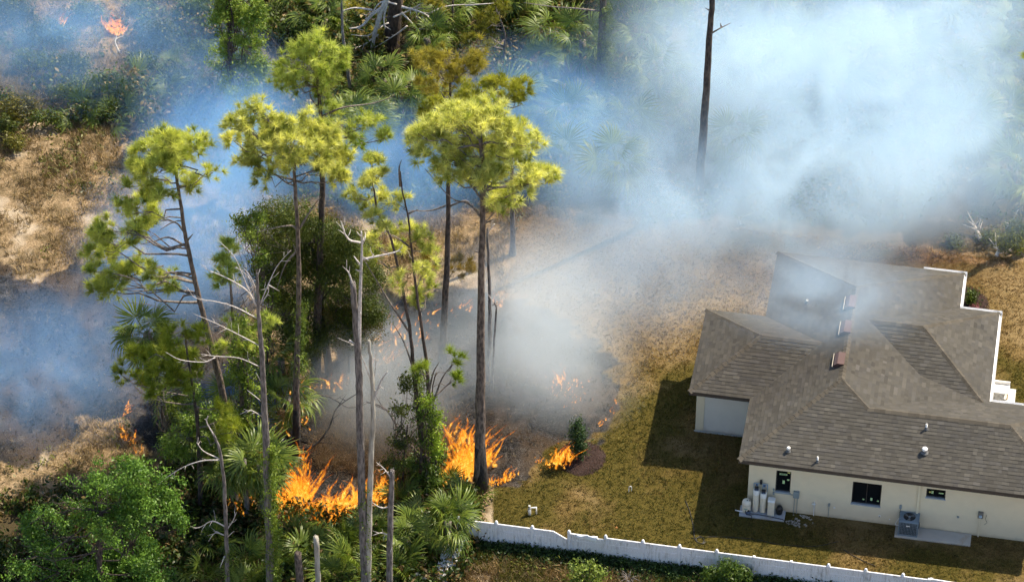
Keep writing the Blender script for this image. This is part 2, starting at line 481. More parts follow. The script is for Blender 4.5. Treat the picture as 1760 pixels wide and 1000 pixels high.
def clip(poly, tri):
    for i in range(3):
        a, b = tri[i], tri[(i + 1) % 3]
        res = []
        for j in range(len(poly)):
            p, q = poly[j], poly[(j + 1) % len(poly)]
            dp = (b[0] - a[0]) * (p[1] - a[1]) - (b[1] - a[1]) * (p[0] - a[0])
            dq = (b[0] - a[0]) * (q[1] - a[1]) - (b[1] - a[1]) * (q[0] - a[0])
            if dp >= 0: res.append(p)
            if dp * dq < 0:
                t = dp / (dp - dq); res.append((p[0] + t * (q[0] - p[0]), p[1] + t * (q[1] - p[1])))
        poly = res
        if len(poly) < 3: return []
    return poly
roof = MB()
shing = MB()
rs = random.Random(5)
EXPO = .175
for key, (P, sdir, tdir) in slopes.items():
    P = [np.array(p, float) for p in P]
    nrm = np.zeros(3)
    for i in range(len(P)):
        nrm += np.cross(P[i], P[(i + 1) % len(P)])
    nrm /= np.linalg.norm(nrm)
    if nrm[2] < 0: nrm = -nrm
    S = np.array([*sdir, 0.0]); S = S - nrm * (S @ nrm)
    if key == 'CR':
        S = P[0] - P[1]
    S /= np.linalg.norm(S)
    T = np.cross(nrm, S)
    if T[2] < 0: T = -T
    O = min(P, key=lambda p: p[2])
    p2 = [((p - O) @ S, (p - O) @ T) for p in P]
    roof.add([p for p in P], [tuple(range(len(P)))])
    tris = tri_fan(p2)
    s0, s1 = min(q[0] for q in p2), max(q[0] for q in p2)
    t1 = max(q[1] for q in p2)
    row = 0; t = 0.0
    bank = 0.0
    while t < t1:
        s = s0 - rs.uniform(0, .4)
        bank = rs.uniform(-.06, .06)
        while s < s1:
            wd = rs.choice((.16, .20, .25, .30, .34))
            thick = rs.random() < .48
            pr = .009 + (.008 if thick else 0)
            tone = rs.gauss(1, .065) + bank * .3 + (.05 if thick else -.08)
            if rs.random() < .06: tone += .24
            if rs.random() < .05: tone -= .14
            base = (.068, .064, .056) if rs.random() < .7 else (.066, .063, .058)
            cc = tuple(max(.03, x * tone) for x in base)
            q = [(s, t), (s + wd - .006, t), (s + wd - .006, t + EXPO), (s, t + EXPO)]
            for tr in tris:
                ck = clip(q, tr)
                if not ck: continue
                top = [O + S * u + T * v + nrm * (.004 + pr * (1 - (v - t) / EXPO)) for u, v in ck]
                n = len(ck)
                V = list(top); F = [tuple(range(n))]
                for i in range(n):
                    u0, v0 = ck[i]; u1, v1 = ck[(i + 1) % n]
                    if abs(v0 - t) < 1e-6 and abs(v1 - t) < 1e-6 and abs(u1 - u0) > .01:
                        a = len(V)
                        V += [top[i], top[(i + 1) % n], top[(i + 1) % n] - nrm * (pr + .002), top[i] - nrm * (pr + .002)]
                        F.append((a, a + 3, a + 2, a + 1))
                shing.add(V, F, cc)
            s += wd
        t += EXPO
        row += 1
M_DECK = plain("roof deck felt", (.06, .055, .05), .9)
roof_o = roof.build("roof", M_DECK, house)
sh_o = shing.build("shingles", M_SH, roof_o, colour=True)
props(sh_o, "rows of mottled brown asphalt shingles", None, None, "stuff")
# caps along the hips and ridges, each a shingle folded over the edge
cap_me = []
for q in range(6):
    mb = MB()
    tn = (1.0, 1.12, .9, 1.2, .82, 1.05)[q]
    cc = tuple(x * tn for x in (.080, .071, .057))
    W_, L_, dz = .15, .30, .032
    V = [(0, -W_, -.060), (0, 0, .022), (0, W_, -.060), (L_, -W_, -.075), (L_, 0, .004), (L_, W_, -.075), (0, -W_, -.075), (0, 0, -.0), (0, W_, -.075)]
    F = [(0, 1, 4, 3), (1, 2, 5, 4), (6, 7, 1, 0), (7, 8, 2, 1)]
    mb.add(V, F, cc)
    o = mb.build("cap", M_SH, None, colour=True)
    cap_me.append(o.data); bpy.data.objects.remove(o)
def caps(p, q):
    """courses from the low end p to the high end q"""
    p, q = Vector(p), Vector(q)
    d = q - p; L = d.length; d.normalize()
    side = d.cross(Vector((0, 0, 1))).normalized(); upv = side.cross(d)
    rot = Matrix((d, -side, upv)).transposed().to_4x4()
    n = int(L / .24)
    for i in range(n):
        o = bpy.data.objects.new("ridge_shingle", rs.choice(cap_me)); col.objects.link(o); o.parent = roof_o
        o.matrix_local = Matrix.Translation(p + d * (i * L / n) + upv * .022) @ rot
for p, q in ((SWp, SAp), (Kp, SAp), (KEp, Kp), (SEp, KEp), (FNE, KEp), (SAp, NAp), (NWp, NAp), (NEp, NAp), (EWA, EW0), (Tp, EWA), (EWN, EWA), (WA, W0), (WSW, WA), (WNW, WA)):
    caps(p, q)
# walls ------------------------------------------------------------
def stucco(name, c):
    m, nt, b, out = newmat(name)
    p = obj_pos(nt)
    n = noise(nt, 2.2, 5, .6, p); n2 = noise(nt, 45, 4, .7, p)
    cc = mix(nt, n, tuple(x * .9 for x in c), tuple(x * 1.06 for x in c))
    # splash dirt low on the wall
    sp = nt.nodes.new("ShaderNodeSeparateXYZ"); nt.links.new(p, sp.inputs[0])
    low = maprange(nt, math_n(nt, 'ADD', sp.outputs[2], math_n(nt, 'MULTIPLY', n, .35)), .42, .16)
    cc = mix(nt, math_n(nt, 'MULTIPLY', low, .4), cc, (.30, .24, .15))
    nt.links.new(cc, b.inputs["Base Color"]); b.inputs["Roughness"].default_value = .9
    bump(nt, b, n2, .35, .01)
    return m
M_WALL = stucco("beige stucco", (.68, .595, .43))
M_WALLW = stucco("pale stucco", (.60, .58, .53))
M_FASC = plain("dark fascia", (.055, .042, .034), .6)
M_SOF = plain("soffit", (.20, .17, .13), .8)
M_GLASS, nt, b, out = newmat("dark window glass")
b.inputs["Base Color"].default_value = (.006, .008, .010, 1); b.inputs["Roughness"].default_value = .12
nt.links.new(noise(nt, 3, 2, .5, obj_pos(nt)), b.inputs["Specular Tint"]); b.inputs["Specular IOR Level"].default_value = .25
M_FRAME = plain("bronze window frame", (.020, .018, .017), .45)
M_SILL = plain("grey sill", (.30, .33, .36), .8)
M_STK = plain("pale green sticker", (.42, .60, .30), .7)
M_STK2 = plain("yellow sticker", (.55, .52, .14), .7)
M_INK = plain("sticker ink", (.04, .16, .10), .7)
VS = .45                                      # outer face of the front wall
wins = [(1.66, 2.32, 1.18, 2.46), (5.05, 6.33, 1.04, 2.36), (8.28, 9.12, 1.98, 2.50)]
def wall_u(name, u0, u1, vf, vb, holes, mat, top=h_ - .04):
    """a wall along u with openings, front face at vf"""
    mb = MB()
    us = sorted({u0, u1, *[q for hh in holes for q in hh[:2]]}); zs = sorted({-.3, top, *[q for hh in holes for q in hh[2:]]})
    for i in range(len(us) - 1):
        for j in range(len(zs) - 1):
            cu, cz = (us[i] + us[i + 1]) / 2, (zs[j] + zs[j + 1]) / 2
            if any(a < cu < b2 and c < cz < d2 for a, b2, c, d2 in holes): continue
            A0, A1, B0, B1 = us[i], us[i + 1], zs[j], zs[j + 1]
            mb.add([(A0, vf, B0), (A1, vf, B0), (A1, vf, B1), (A0, vf, B1)], [(0, 1, 2, 3)])
    for a, b2, c, d2 in holes:      # reveals
        mb.add([(a, vf, c), (a, vb, c), (a, vb, d2), (a, vf, d2)], [(0, 1, 2, 3)])
        mb.add([(b2, vf, c), (b2, vf, d2), (b2, vb, d2), (b2, vb, c)], [(0, 1, 2, 3)])
        mb.add([(a, vf, d2), (a, vb, d2), (b2, vb, d2), (b2, vf, d2)], [(0, 1, 2, 3)])
    mb.add([(u0, vf, -.3), (u0, vf, top), (u0, vb, top), (u0, vb, -.3)], [(0, 1, 2, 3)])
    mb.add([(u1, vf, -.3), (u1, vb, -.3), (u1, vb, top), (u1, vf, top)], [(0, 1, 2, 3)])
    return mb.build(name, mat, house)
wall_o = wall_u("front_wall", .45, kE - .45, VS, VS + .2, wins, M_WALL)
# the other walls: closed boxes
def wbox(name, u0, u1, v0, v1, mat, z1=h_ - .045):
    return MB().box(u0, u1, v0, v1, -.3, z1).build(name, mat, house)
wbox("side_wall", .452, .65, VS + .2, 4.95, M_WALL)
wbox("back_wall", .45, R2 - .45, vN - .65, vN - .45, M_WALL)
wbox("side_wall", .45, .65, b_h - .4, vN - .65, M_WALL)
wbox("side_wall", R2 - .65, R2 - .45, d_h - .4, vN - .65, M_WALL)
wbox("side_wall", e_ - .65, e_ - .45, 2 * k_ - .5, d_h - .45, M_WALL)
wbox("side_wall", kE - .65, kE - .45, VS + .2, 2 * k_ - .45, M_WALL)
wbox("back_wall", e_ - .45, kE - .652, 2 * k_ - .65, 2 * k_ - .45, M_WALL)
# west wing: a shorter pier and a pale recessed wall
wbox("wing_pier", -2.50, -2.13, 4.93, 5.25, M_WALL)
wbox("wing_wall", -2.13, .45, 4.97, 5.15, M_WALLW)
wbox("wing_side_wall", -2.50, -2.30, 5.25, b_h - .45, M_WALL)
wbox("wing_back_wall", -2.30, .45, b_h - .65, b_h - .45, M_WALL)
MB().box(-2.55, .45, 4.86, 4.93, -.1, .05).build("wing_sill_slab", plain("concrete edge", (.42, .42, .40), .9, bmp=.3), house)
# windows: frame, glass, mullion, sill, stickers
for i, (a, b2, c, d2) in enumerate(wins):
    f = MB(); y0, y1 = VS + .09, VS + .15
    t = .045
    f.box(a, a + t, y0, y1, c, d2); f.box(b2 - t, b2, y0, y1, c, d2); f.box(a + t, b2 - t, y0, y1, c, c + t); f.box(a + t, b2 - t, y0, y1, d2 - t, d2)
    if i == 1: f.box((a + b2) / 2 - .02, (a + b2) / 2 + .02, y0, y1, c + t, d2 - t)
    wo = f.build("window", M_FRAME, house)
    if i == 1:
        MB().box(a + t, (a + b2) / 2 - .02, y0 + .02, y0 + .03, c + t, d2 - t).build("pane", M_GLASS, wo)
        MB().box((a + b2) / 2 + .02, b2 - t, y0 + .02, y0 + .03, c + t, d2 - t).build("pane", M_GLASS, wo)
    else:
        MB().box(a + t, b2 - t, y0 + .02, y0 + .03, c + t, d2 - t).build("pane", M_GLASS, wo)
    MB().bbox(a - .03, b2 + .03, VS - .035, VS + .09, c - .06, c + .002, .012).build("sill", M_SILL, wo)
    yy = y0 + .012
    def stk(u0, u1, z0, z1, mm=M_STK):
        MB().box(u0, u1, yy - .002, yy + .004, z0, z1).build("sticker", mm, wo)
    if i == 0:
        stk(1.80, 2.14, 2.12, 2.21); MB().box(1.84, 2.10, yy - .004, yy - .002, 2.145, 2.185).build("sticker_print", M_INK, wo)
        stk(2.15, 2.27, 2.26, 2.33, M_STK2); stk(1.95, 2.05, 1.60, 1.80); stk(2.15, 2.25, 1.82, 1.91)
    elif i == 1:
        stk(5.53, 5.61, 1.22, 1.29); stk(5.87, 5.96, 1.24, 1.40); stk(6.17, 6.25, 1.22, 1.29)
    else:
        stk(8.40, 8.48, 2.16, 2.24, M_STK2); stk(8.50, 8.59, 2.12, 2.28); stk(8.82, 9.03, 2.17, 2.23)
# soffits and fascia
fas = MB()
def fascia(p, q, t=.03, hgt=.17, drop=.03):
    p, q = np.array(p, float), np.array(q, float); d = (q - p) / np.linalg.norm(q - p); n = np.array([d[1], -d[0], 0])
    a, b2 = p - d * 0, q + d * 0
    V = []
    for z in (h_ - drop - hgt, h_ - drop + .02):
        for base in (a, b2):
            for k in (-t, 0.002):
                V.append((base[0] + n[0] * k, base[1] + n[1] * k, z))
    fas.add(V, [(0, 1, 5, 4), (2, 6, 7, 3), (1, 3, 7, 5), (0, 4, 6, 2), (4, 5, 7, 6), (0, 2, 3, 1)])
for p, q in ((SWp, SEp), (SEp, FNE), (FNE, ES), (ES, EWN), (EWN, EI), (EI, NEp), (NEp, NWp), (NWp, WiN), (WiN, WNW), (WNW, WSW), (WSW, Wi), (Wi, SWp)):
    fascia(p, q)
fas.build("fascia", M_FASC, house)
sof = MB()
ring = [SWp, SEp, FNE, ES, EWN, EI, NEp, NWp, WiN, WNW, WSW, Wi]
sof.add([(p[0], p[1], h_ - .12) for p in ring], [tuple(range(len(ring) - 1, -1, -1))])
sof.build("soffit", M_SOF, house)
# white gutters on the east and north eaves, with a downpipe
M_GUT = plain("white gutter", (.80, .80, .80), .4)
def gutter(p, q, name="gutter"):
    p, q = np.array(p, float), np.array(q, float); d = (q - p) / np.linalg.norm(q - p); n = np.array([d[1], -d[0], 0])
    prof = [(0, 0), (0, -.11), (.07, -.12), (.11, -.07), (.125, 0), (.115, 0), (.10, -.06), (.065, -.105), (.012, -.10), (.012, 0)]
    V = [];
    for base in (p, q):
        V += [tuple(base + n * (x + .006) + np.array([0, 0, z + .015])) for x, z in prof]
    k = len(prof)
    F = [(i, (i + 1) % k, k + (i + 1) % k, k + i) for i in range(k)] + [tuple(range(k - 1, -1, -1)), tuple(range(k, 2 * k))]
    MB().add(V, F).build(name, M_GUT, house)
gutter(ES, EWN); gutter((EWN[0] + .13, EWN[1], h_), (EWN[0] - 2.9, EWN[1], h_)); gutter((R2, d_h + .13, h_), NEp); gutter((NEp[0] + .13, NEp[1], h_), (NEp[0] - 1.9, NEp[1], h_))
gutter((kE + .02, 2 * k_, h_), (ES[0] + .15, 2 * k_, h_))
# things standing on the roof: brown box vents and white pipes
def slope_S(px, py):
    d = FW * FPX + np.array([1.0, 0, 0]) * (px - 880) - UP * (py - 500)
    def f(t):
        q = Hinv(CAM + d * t); return q, q[2] - (h_ + m_ * q[1])
    lo, hi = .02, .04
    for _ in range(60):
        mid = (lo + hi) / 2
        if f(mid)[1] > 0: lo = mid
        else: hi = mid
    return f(lo)[0]
def slope_W(px, py):
    d = FW * FPX + np.array([1.0, 0, 0]) * (px - 880) - UP * (py - 500)
    lo, hi = .02, .04
    for _ in range(60):
        mid = (lo + hi) / 2
        q = Hinv(CAM + d * mid)
        if q[2] - (h_ + m_ * q[0]) > 0: lo = mid
        else: hi = mid
    return Hinv(CAM + d * lo)
M_VENT = plain("brown metal vent", (.095, .052, .046), .5, metal=.2)
M_PVC = plain("white pvc", (.80, .79, .76), .5)
M_CREAMV = plain("vent strip", (.40, .36, .30), .6)
M_LEAD = plain("lead flashing", (.10, .10, .10), .6)
for px, py in ((1443, 620), (1454, 565), (1462, 522)):
    q = slope_W(px, py)
    mb = MB(); L, Wd, hh = .40, .23, .20
    # a low hood: open lower lip, sloping top that follows the roof
    s = m_
    prof = [(-Wd, -.02), (-Wd, .15), (-Wd * .3, .20), (Wd, .055), (Wd, -.02)]
    V = []
    for vv in (-L, L):
        V += [(x, vv, x * s + z + .02) for x, z in prof]
    F = [(i, i + 1, 6 + i, 5 + i) for i in range(4)] + [(0, 4, 3, 2, 1), (5, 6, 7, 8, 9)]
    mb.add(V, F)
    vo = mb.build("roof_vent", M_VENT, house, tuple(q))
    MB().box(-Wd - .075, -Wd - .045, -L - .04, L + .04, -.09, -.04).build("vent_lip", M_CREAMV, vo, (0, 0, .06))
for (px, py, rad, hh) in ((1355, 775, .055, .16), (1405, 793, .04, .30), (1592, 737, .045, .30), (1589, 777, .085, .18), (1387, 520, .05, .16)):
    q = slope_S(px, py) if py > 600 else slope_W(px, py)
    mb = MB().lathe([(rad, -.10), (rad, hh), (rad * .8, hh + .001), (rad * .8, hh - .05)], 12, caps=False)
    fl = MB().lathe([(rad * 2.2, .0), (rad * 1.4, .06), (rad * 1.05, .12)], 12, caps=False)
    po = mb.build("vent_pipe", M_PVC, house, tuple(q))
    fo = fl.build("flashing", M_LEAD, po)
    if rad > .05:
        MB().lathe([(rad * 1.5, hh - .03), (rad * 1.5, hh + .05), (rad * .9, hh + .09)], 12).build("vent_cap", M_PVC, po)
# a dead leaf pat caught in the valley
q = (6.9, 5.2, h_ + .62)
mb = MB()
for i in range(26):
    a, rr = rs.uniform(0, 6.28), rs.uniform(0, .14)
    x, y, z = rr * math.cos(a), rr * math.sin(a), rs.uniform(0, .06)
    mb.add([(x - .05, y, z), (x, y - .03, z + .02), (x + .05, y, z + .01), (x, y + .04, z)], [(0, 1, 2, 3)])
lp = mb.build("leaf_litter", plain("dry leaf", (.30, .16, .05), .8), None, tuple(H(6.9, 4.95, h_ + .55)))
props(lp, "small pat of dry leaves lying in the roof valley", "leaves")
# a lineset cover and small fittings on the wall are parts of the house
M_GREY = plain("grey electrical box", (.22, .26, .27), .5)
M_CREAM = plain("cream pvc cover", (.68, .60, .43), .6)
def fit(name, mat, *boxes):
    mb = MB()
    for bx in boxes: mb.bbox(*bx, .006) if len(bx) == 6 else mb.box(*bx[:6])
    return mb.build(name, mat, house)
f0 = VS - .001
fit("lineset_cover", M_CREAM, (7.92, 8.02, f0 - .09, f0, .5, h_ - .25))
eb = fit("electrical_box", M_GREY, (2.48, 2.74, f0 - .13, f0, 1.02, 1.38))
fit("conduit", M_GREY, (2.53, 2.555, f0 - .04, f0 - .01, 0, 1.03)); fit("conduit", M_GREY, (2.66, 2.685, f0 - .04, f0 - .01, 0, 1.03)); fit("conduit", M_GREY, (1.62, 2.49, f0 - .04, f0 - .015, 1.10, 1.13))
fit("outlet_box", M_GREY, (1.56, 1.64, f0 - .07, f0, 1.24, 1.34)); fit("outlet_box", M_GREY, (1.57, 1.65, f0 - .07, f0, 1.02, 1.16))
sp = fit("spigot_pipe", M_PVC, (3.42, 3.455, f0 - .05, f0 - .015, 0, .86)); fit("spigot", M_PVC, (3.33, 3.50, f0 - .06, f0 - .02, .70, .74))
fit("outlet_box", M_GREY, (4.05, 4.13, f0 - .07, f0, .72, .86)); fit("conduit", M_GREY, (4.08, 4.10, f0 - .04, f0 - .015, 0, .73))
def rosette(u, z, rr):
    mb = MB().lathe([(rr, 0), (rr, .02), (rr * .55, .035), (rr * .5, .03)], 14, caps=False)
    o = mb.build("wall_port", M_PVC, house, (u, f0, z)); o.rotation_euler = (math.pi / 2, 0, 0)
rosette(4.33, .62, .045); rosette(6.35, .46, .05); rosette(6.80, .34, .03)
MB().lathe([(.026, 0), (.026, .04)], 10).build("wall_port_hole", M_FRAME, house, (6.35, f0 - .002, .46)).rotation_euler = (math.pi / 2, 0, 0)
fit("disconnect_box", M_GREY, (7.18, 7.28, f0 - .08, f0, 1.12, 1.30)); fit("conduit", M_FRAME, (7.215, 7.24, f0 - .05, f0 - .02, .5, 1.13))
fit("outlet_box", M_GREY, (9.73, 9.82, f0 - .05, f0, .98, 1.05))
mb_ = fit("meter_box", plain("meter box", (.16, .15, .13), .6), (10.62, 10.86, f0 - .12, f0, 1.18, 1.52))
MB().lathe([(.075, 0), (.075, .05), (.05, .08)], 14).build("meter_glass", plain("meter glass", (.35, .45, .55), .15), mb_, (10.74, f0 - .12, 1.33)).rotation_euler = (math.pi / 2, 0, 0)
fit("meter_conduit", M_CREAM, (10.71, 10.77, f0 - .07, f0 - .01, 0, 1.18))
mbq = MB().tube(smooth_line([(11.0, f0 - .02, 1.35), (10.97, f0 - .05, 1.1), (11.05, f0 - .06, .95), (10.95, f0 - .03, .75)], 4), .008, 5); mbq.build("loose_wire", M_FRAME, house)

# ------------------------------------------------------------------ pads and machines by the front wall
M_CONC = plain("pale concrete pad", (.34, .36, .38), .9, .1, 3, bmp=.35, dirt=((.24, .19, .12), .5))
M_CONC2 = plain("stained concrete slab", (.42, .39, .34), .9, .15, 1.6, bmp=.35, dirt=((.34, .24, .13), .8))
def on_house(name, loc, label, cat, group=None):
    p = H(*loc); return empty(name, tuple(p), HT, label, cat, group)
pad = MB().bbox(.18, 2.20, -.22, .43, -.05, .09, .015).build("concrete_pad", M_CONC, None, (HX, HY, 0)); pad.rotation_euler = (0, 0, HT)
props(pad, "bluish grey square concrete pad under the water filter tanks", "pad")
slab = MB().bbox(7.10, 10.45, -.30, .43, -.05, .09, .015).build("concrete_slab", M_CONC2, None, (HX, HY, 0)); slab.rotation_euler = (0, 0, HT)
props(slab, "long stained concrete slab under the air conditioner", "slab")
M_TANK = plain("cream tank", (.72, .66, .52), .45); M_TANKW = plain("white tank", (.78, .77, .73), .45); M_BLK = plain("black plastic", (.012, .012, .013), .5); M_BLUE = plain("blue grey valve", (.08, .12, .20), .45)
zt = .09
t = on_house("pressure_tank", (.46, .10, zt), "squat cream pressure tank with domed lid at the pad's left end", "tank")
MB().lathe([(.17, 0), (.19, .04), (.20, .12), (.20, .50), (.185, .60), (.12, .67), (.03, .69)], 20).build("body", M_TANK, t)
MB().lathe([(.204, .44), (.204, .47)], 20, caps=False).build("band", plain("tank seam", (.5, .47, .36), .5), t)
MB().lathe([(.022, .66), (.022, .72)], 10, cx=.03, cy=-.04).build("valve_cap", M_BLK, t); MB().lathe([(.022, .62), (.022, .69)], 10, cx=.12, cy=-.02).build("valve_cap", M_BLK, t)
V_, F_ = [], []
for zz in (.24, .33):
    V_ += [(.2025 * math.sin(a), -.2025 * math.cos(a), zz) for a in np.linspace(-.38, .38, 8)]
MB().add(V_, [(i, i + 1, 9 + i, 8 + i) for i in range(7)]).build("label", plain("tank label", (.30, .42, .36), .6), t)
for u, hh, nm in ((.86, 1.36, "taller white filter cylinder standing left of its twin"), (1.18, 1.22, "shorter white filter cylinder beside the square brine tank")):
    t = on_house("filter_tank", (u, .18, zt), nm, "tank", "water filter cylinders on the pad")
    MB().lathe([(.10, 0), (.13, .03), (.135, .10), (.135, hh - .28), (.12, hh - .22), (.06, hh - .18)], 18).build("body", M_TANK, t)
    MB().lathe([(.14, hh - .30), (.145, hh - .28), (.145, hh - .06), (.13, hh - .03)], 18).build("jacket_cap", M_TANKW, t)
    MB().bbox(-.09, .09, -.10, .08, hh - .04, hh + .10, .02).build("valve_head", M_BLK, t)
    MB().bbox(-.05, .05, -.118, -.10, hh - .02, hh + .06, .006).build("display", M_BLUE, t)
t = on_house("brine_tank", (1.56, .14, zt), "square white brine tank with pale lid on the pad", "tank")
MB().bbox(-.15, .15, -.15, .15, 0, .80, .025).build("body", M_TANK, t)
MB().bbox(-.165, .165, -.165, .165, .80, .88, .03).build("lid", M_TANKW, t)
MB().bbox(-.07, .07, -.09, -.05, .88, .90, .01).build("lid_grip", M_TANK, t)
t = on_house("drum", (1.93, .18, zt), "small black drum at the pad's right end", "drum")
MB().lathe([(.10, 0), (.13, .03), (.135, .08), (.135, .34), (.12, .42), (.05, .45)], 18).build("body", M_BLK, t)
MB().lathe([(.138, .20), (.142, .21), (.142, .23), (.138, .24)], 18, caps=False).build("rib", M_BLK, t)
t = on_house("pipe_manifold", (1.02, .36, 1.30), "blue and black pipe manifold above the two filter cylinders", "pipes")
mb = MB().tube([(-.30, 0, .30), (.30, 0, .30)], .022, 8).tube([(-.30, 0, .30), (-.30, 0, .02)], .02, 8).tube([(.30, 0, .30), (.30, 0, -.12)], .02, 8).tube([(-.12, -.05, .30), (-.12, -.12, .16)], .018, 6).tube([(.10, -.05, .30), (.10, -.12, .10)], .018, 6)
mb.build("pipe", plain("blue pipe", (.24, .34, .44), .4), t)
MB().lathe([(.05, .30), (.06, .34), (.06, .48), (.04, .52)], 12).build("pressure_cap", M_BLK, t)
MB().bbox(-.22, -.12, -.06, .04, .20, .27, .01).build("valve", M_BLUE, t); MB().bbox(.10, .22, -.06, .04, .18, .27, .01).build("valve", M_BLUE, t)
def hose(name, pts, rad, mat, label, cat):
    mb = MB().tube(smooth_line([tuple(H(*p)) for p in pts], 5), rad, 6)
    o = mb.build(name, mat); props(o, label, cat); return o
hose("hose", [(.60, .0, .30), (.66, -.06, .12), (.95, -.06, .115), (1.5, -.10, .115), (1.95, -.16, .115), (2.16, -.19, .10), (2.30, -.30, .03)], .018, M_BLK, "thick black hose trailing right across the concrete pad", "hose")
hose("hose", [(.44, -.10, .3), (.50, -.14, .13), (.68, -.16, .11), (.74, -.20, .11), (.76, -.26, .04), (.76, -.34, .02)], .018, M_BLK, "short black hose drooping over the front of the pad", "hose")
hose("drain_pipe", [(-.02, -.02, .16), (.34, -.05, .15)], .026, M_PVC, "white pipe stub poking out left of the pad", "pipe")
t = on_house("pump", (.58, -.08, zt), "small dark pump on the pad before the pressure tank", "pump")
MB().bbox(-.10, .10, -.07, .07, 0, .15, .02).build("motor", M_BLUE, t); MB().lathe([(.05, .14), (.055, .2), (.02, .23)], 10).build("pump_cap", M_BLK, t)

# the air conditioner
t = on_house("air_conditioner", (7.67, .10, .09), "square grey air conditioner with round fan grille on the slab", "air conditioner")
M_AC = plain("blue grey steel", (.17, .22, .26), .45, metal=.1); M_ACD = plain("dark coil", (.025, .03, .034), .6)
MB().bbox(-.41, .41, -.31, .31, .06, .80, .02).build("coil", M_ACD, t)
s_ = MB().bbox(-.43, .43, -.33, .33, 0, .08, .012); s_.build("base_pan", M_AC, t)
top = MB().bbox(-.44, .44, -.34, .34, .80, .88, .02).build("top_panel", M_AC, t)
MB().lathe([(.285, .882), (.285, .886), (.0, .886)], 28, caps=False).build("fan_opening", M_BLK, t)
MB().lathe([(.30, .88), (.30, .905), (.27, .905), (.27, .88)], 28, caps=False).build("fan_ring", M_AC, t)
for i in range(3):
    a0 = i * 2.094 + .4
    V = [(.04 * math.cos(a0), .04 * math.sin(a0), .89), (.25 * math.cos(a0 - .25), .25 * math.sin(a0 - .25), .888), (.25 * math.cos(a0 + .35), .25 * math.sin(a0 + .35), .90), (.05 * math.cos(a0 + 1), .05 * math.sin(a0 + 1), .893)]
    MB().add(V, [(0, 1, 2, 3)]).build("fan_blade", plain("fan blade", (.10, .11, .12), .4), t)
MB().lathe([(.05, .885), (.05, .915), (.02, .92)], 12).build("fan_hub", M_AC, t)
for x0, x1, y0, y1 in ((-.44, -.38, -.34, -.28), (.38, .44, -.34, -.28), (-.44, -.38, .28, .34), (.38, .44, .28, .34)):
    MB().box(x0, x1, y0, y1, .08, .80).build("corner_post", M_AC, t)
for i in range(12):
    x = -.36 + i * .065
    MB().box(x, x + .022, -.336, -.318, .08, .80).build("grille_bar", M_AC, t)
for i in range(8):
    y = -.26 + i * .07
    MB().box(-.436, -.418, y, y + .022, .08, .80).build("grille_bar", M_AC, t)
for i in range(7):
    MB().box(-.378, .378, -.3185, -.312, .16 + i * .09, .172 + i * .09).build("grille_wire", M_AC, t)
MB().box(-.10, .06, -.3375, -.336, .60, .66).build("badge", M_TANKW, t)
hose("refrigerant_line", [(8.02, .38, .62), (8.10, .30, .52), (8.12, .20, .36), (8.09, .12, .30)], .03, M_BLK, "black insulated line between the air conditioner and the wall", "hose")
hose("cable_whip", [(7.22, .40, .55), (7.12, .30, .38), (7.08, .2, .30), (7.24, .15, .34)], .016, M_PVC, "pale flexible cable left of the air conditioner", "cable")

# white bench on a small pad by the east side
bp = at(1712, 690, 0); bl = Hinv(bp)
t = on_house("bench", (bl[0], bl[1], .0), "white bench on a small concrete pad by the east gutter", "bench")
MB().bbox(-.35, .85, -.55, .95, -.05, .06, .012).build("pad", plain("light concrete", (.60, .58, .53), .9, bmp=.3), t)
for i in range(4):
    MB().bbox(-.30, .55, .12 + i * .15, .25 + i * .15, .42, .46, .008).build("seat_slat", M_GUT, t)
MB().bbox(-.30, .55, .74, .80, .42, .62, .008).build("backrest", M_GUT, t)
for x in (-.26, .45):
    for y in (.16, .68):
        MB().box(x, x + .06, y, y + .06, .06, .42).build("leg", plain("bench leg", (.55, .40, .24), .7) if y < .3 else M_GUT, t)

# patch of bare sand and gravel beside the pad
gv = MB()
for i in range(420):
    a, rr = rs.uniform(0, 6.28), rs.random() ** .7
    u, v = 2.85 + .62 * rr * math.cos(a), -.02 + .42 * rr * math.sin(a)
    if fbm(np.array([u * 2.2]), np.array([v * 2.2]), 3)[0] < .44: continue
    p = H(u, v); s = rs.uniform(.02, .055)
    V = [p + np.array(q) * s * rs.uniform(.7, 1.2) for q in ((1, 0, 0), (-1, 0, 0), (0, 1, 0), (0, -1, 0), (0, 0, .6))]
    gv.add(V, [(0, 2, 4), (2, 1, 4), (1, 3, 4), (3, 0, 4)])
props(gv.build("gravel", plain("pale sandy gravel", (.36, .33, .29), .95)), "scattered pale gravel on bare ground right of the concrete pad", None, None, "stuff")
# ================================================================== white vinyl fence
def vinyl():
    m, nt, b, out = newmat("weathered white vinyl")
    p = obj_pos(nt)
    st = noise(nt, 5.0, 5, .65, mapping(nt, p, (2.2, 2.2, .35)))
    n2 = noise(nt, 1.1, 4, .6, p)
    f = math_n(nt, 'MULTIPLY', maprange(nt, st, .44, .74), maprange(nt, n2, .36, .62))
    c = mix(nt, math_n(nt, 'MULTIPLY', f, .95), (.72, .72, .74), (.30, .28, .25))
    nt.links.new(c, b.inputs["Base Color"]); b.inputs["Roughness"].default_value = .45
    return m
M_VIN = vinyl()
FH = 1.46
FA, FB = at(826, 896, FH), at(1610, 997, FH)
fdir = (FB - FA)[:2]; fdir = fdir / np.linalg.norm(fdir)
f_ang = math.atan2(fdir[1], fdir[0])
post_px = [788, 853, 915, 978, 1041, 1105, 1168, 1232, 1296, 1360, 1424, 1488, 1552, 1597]
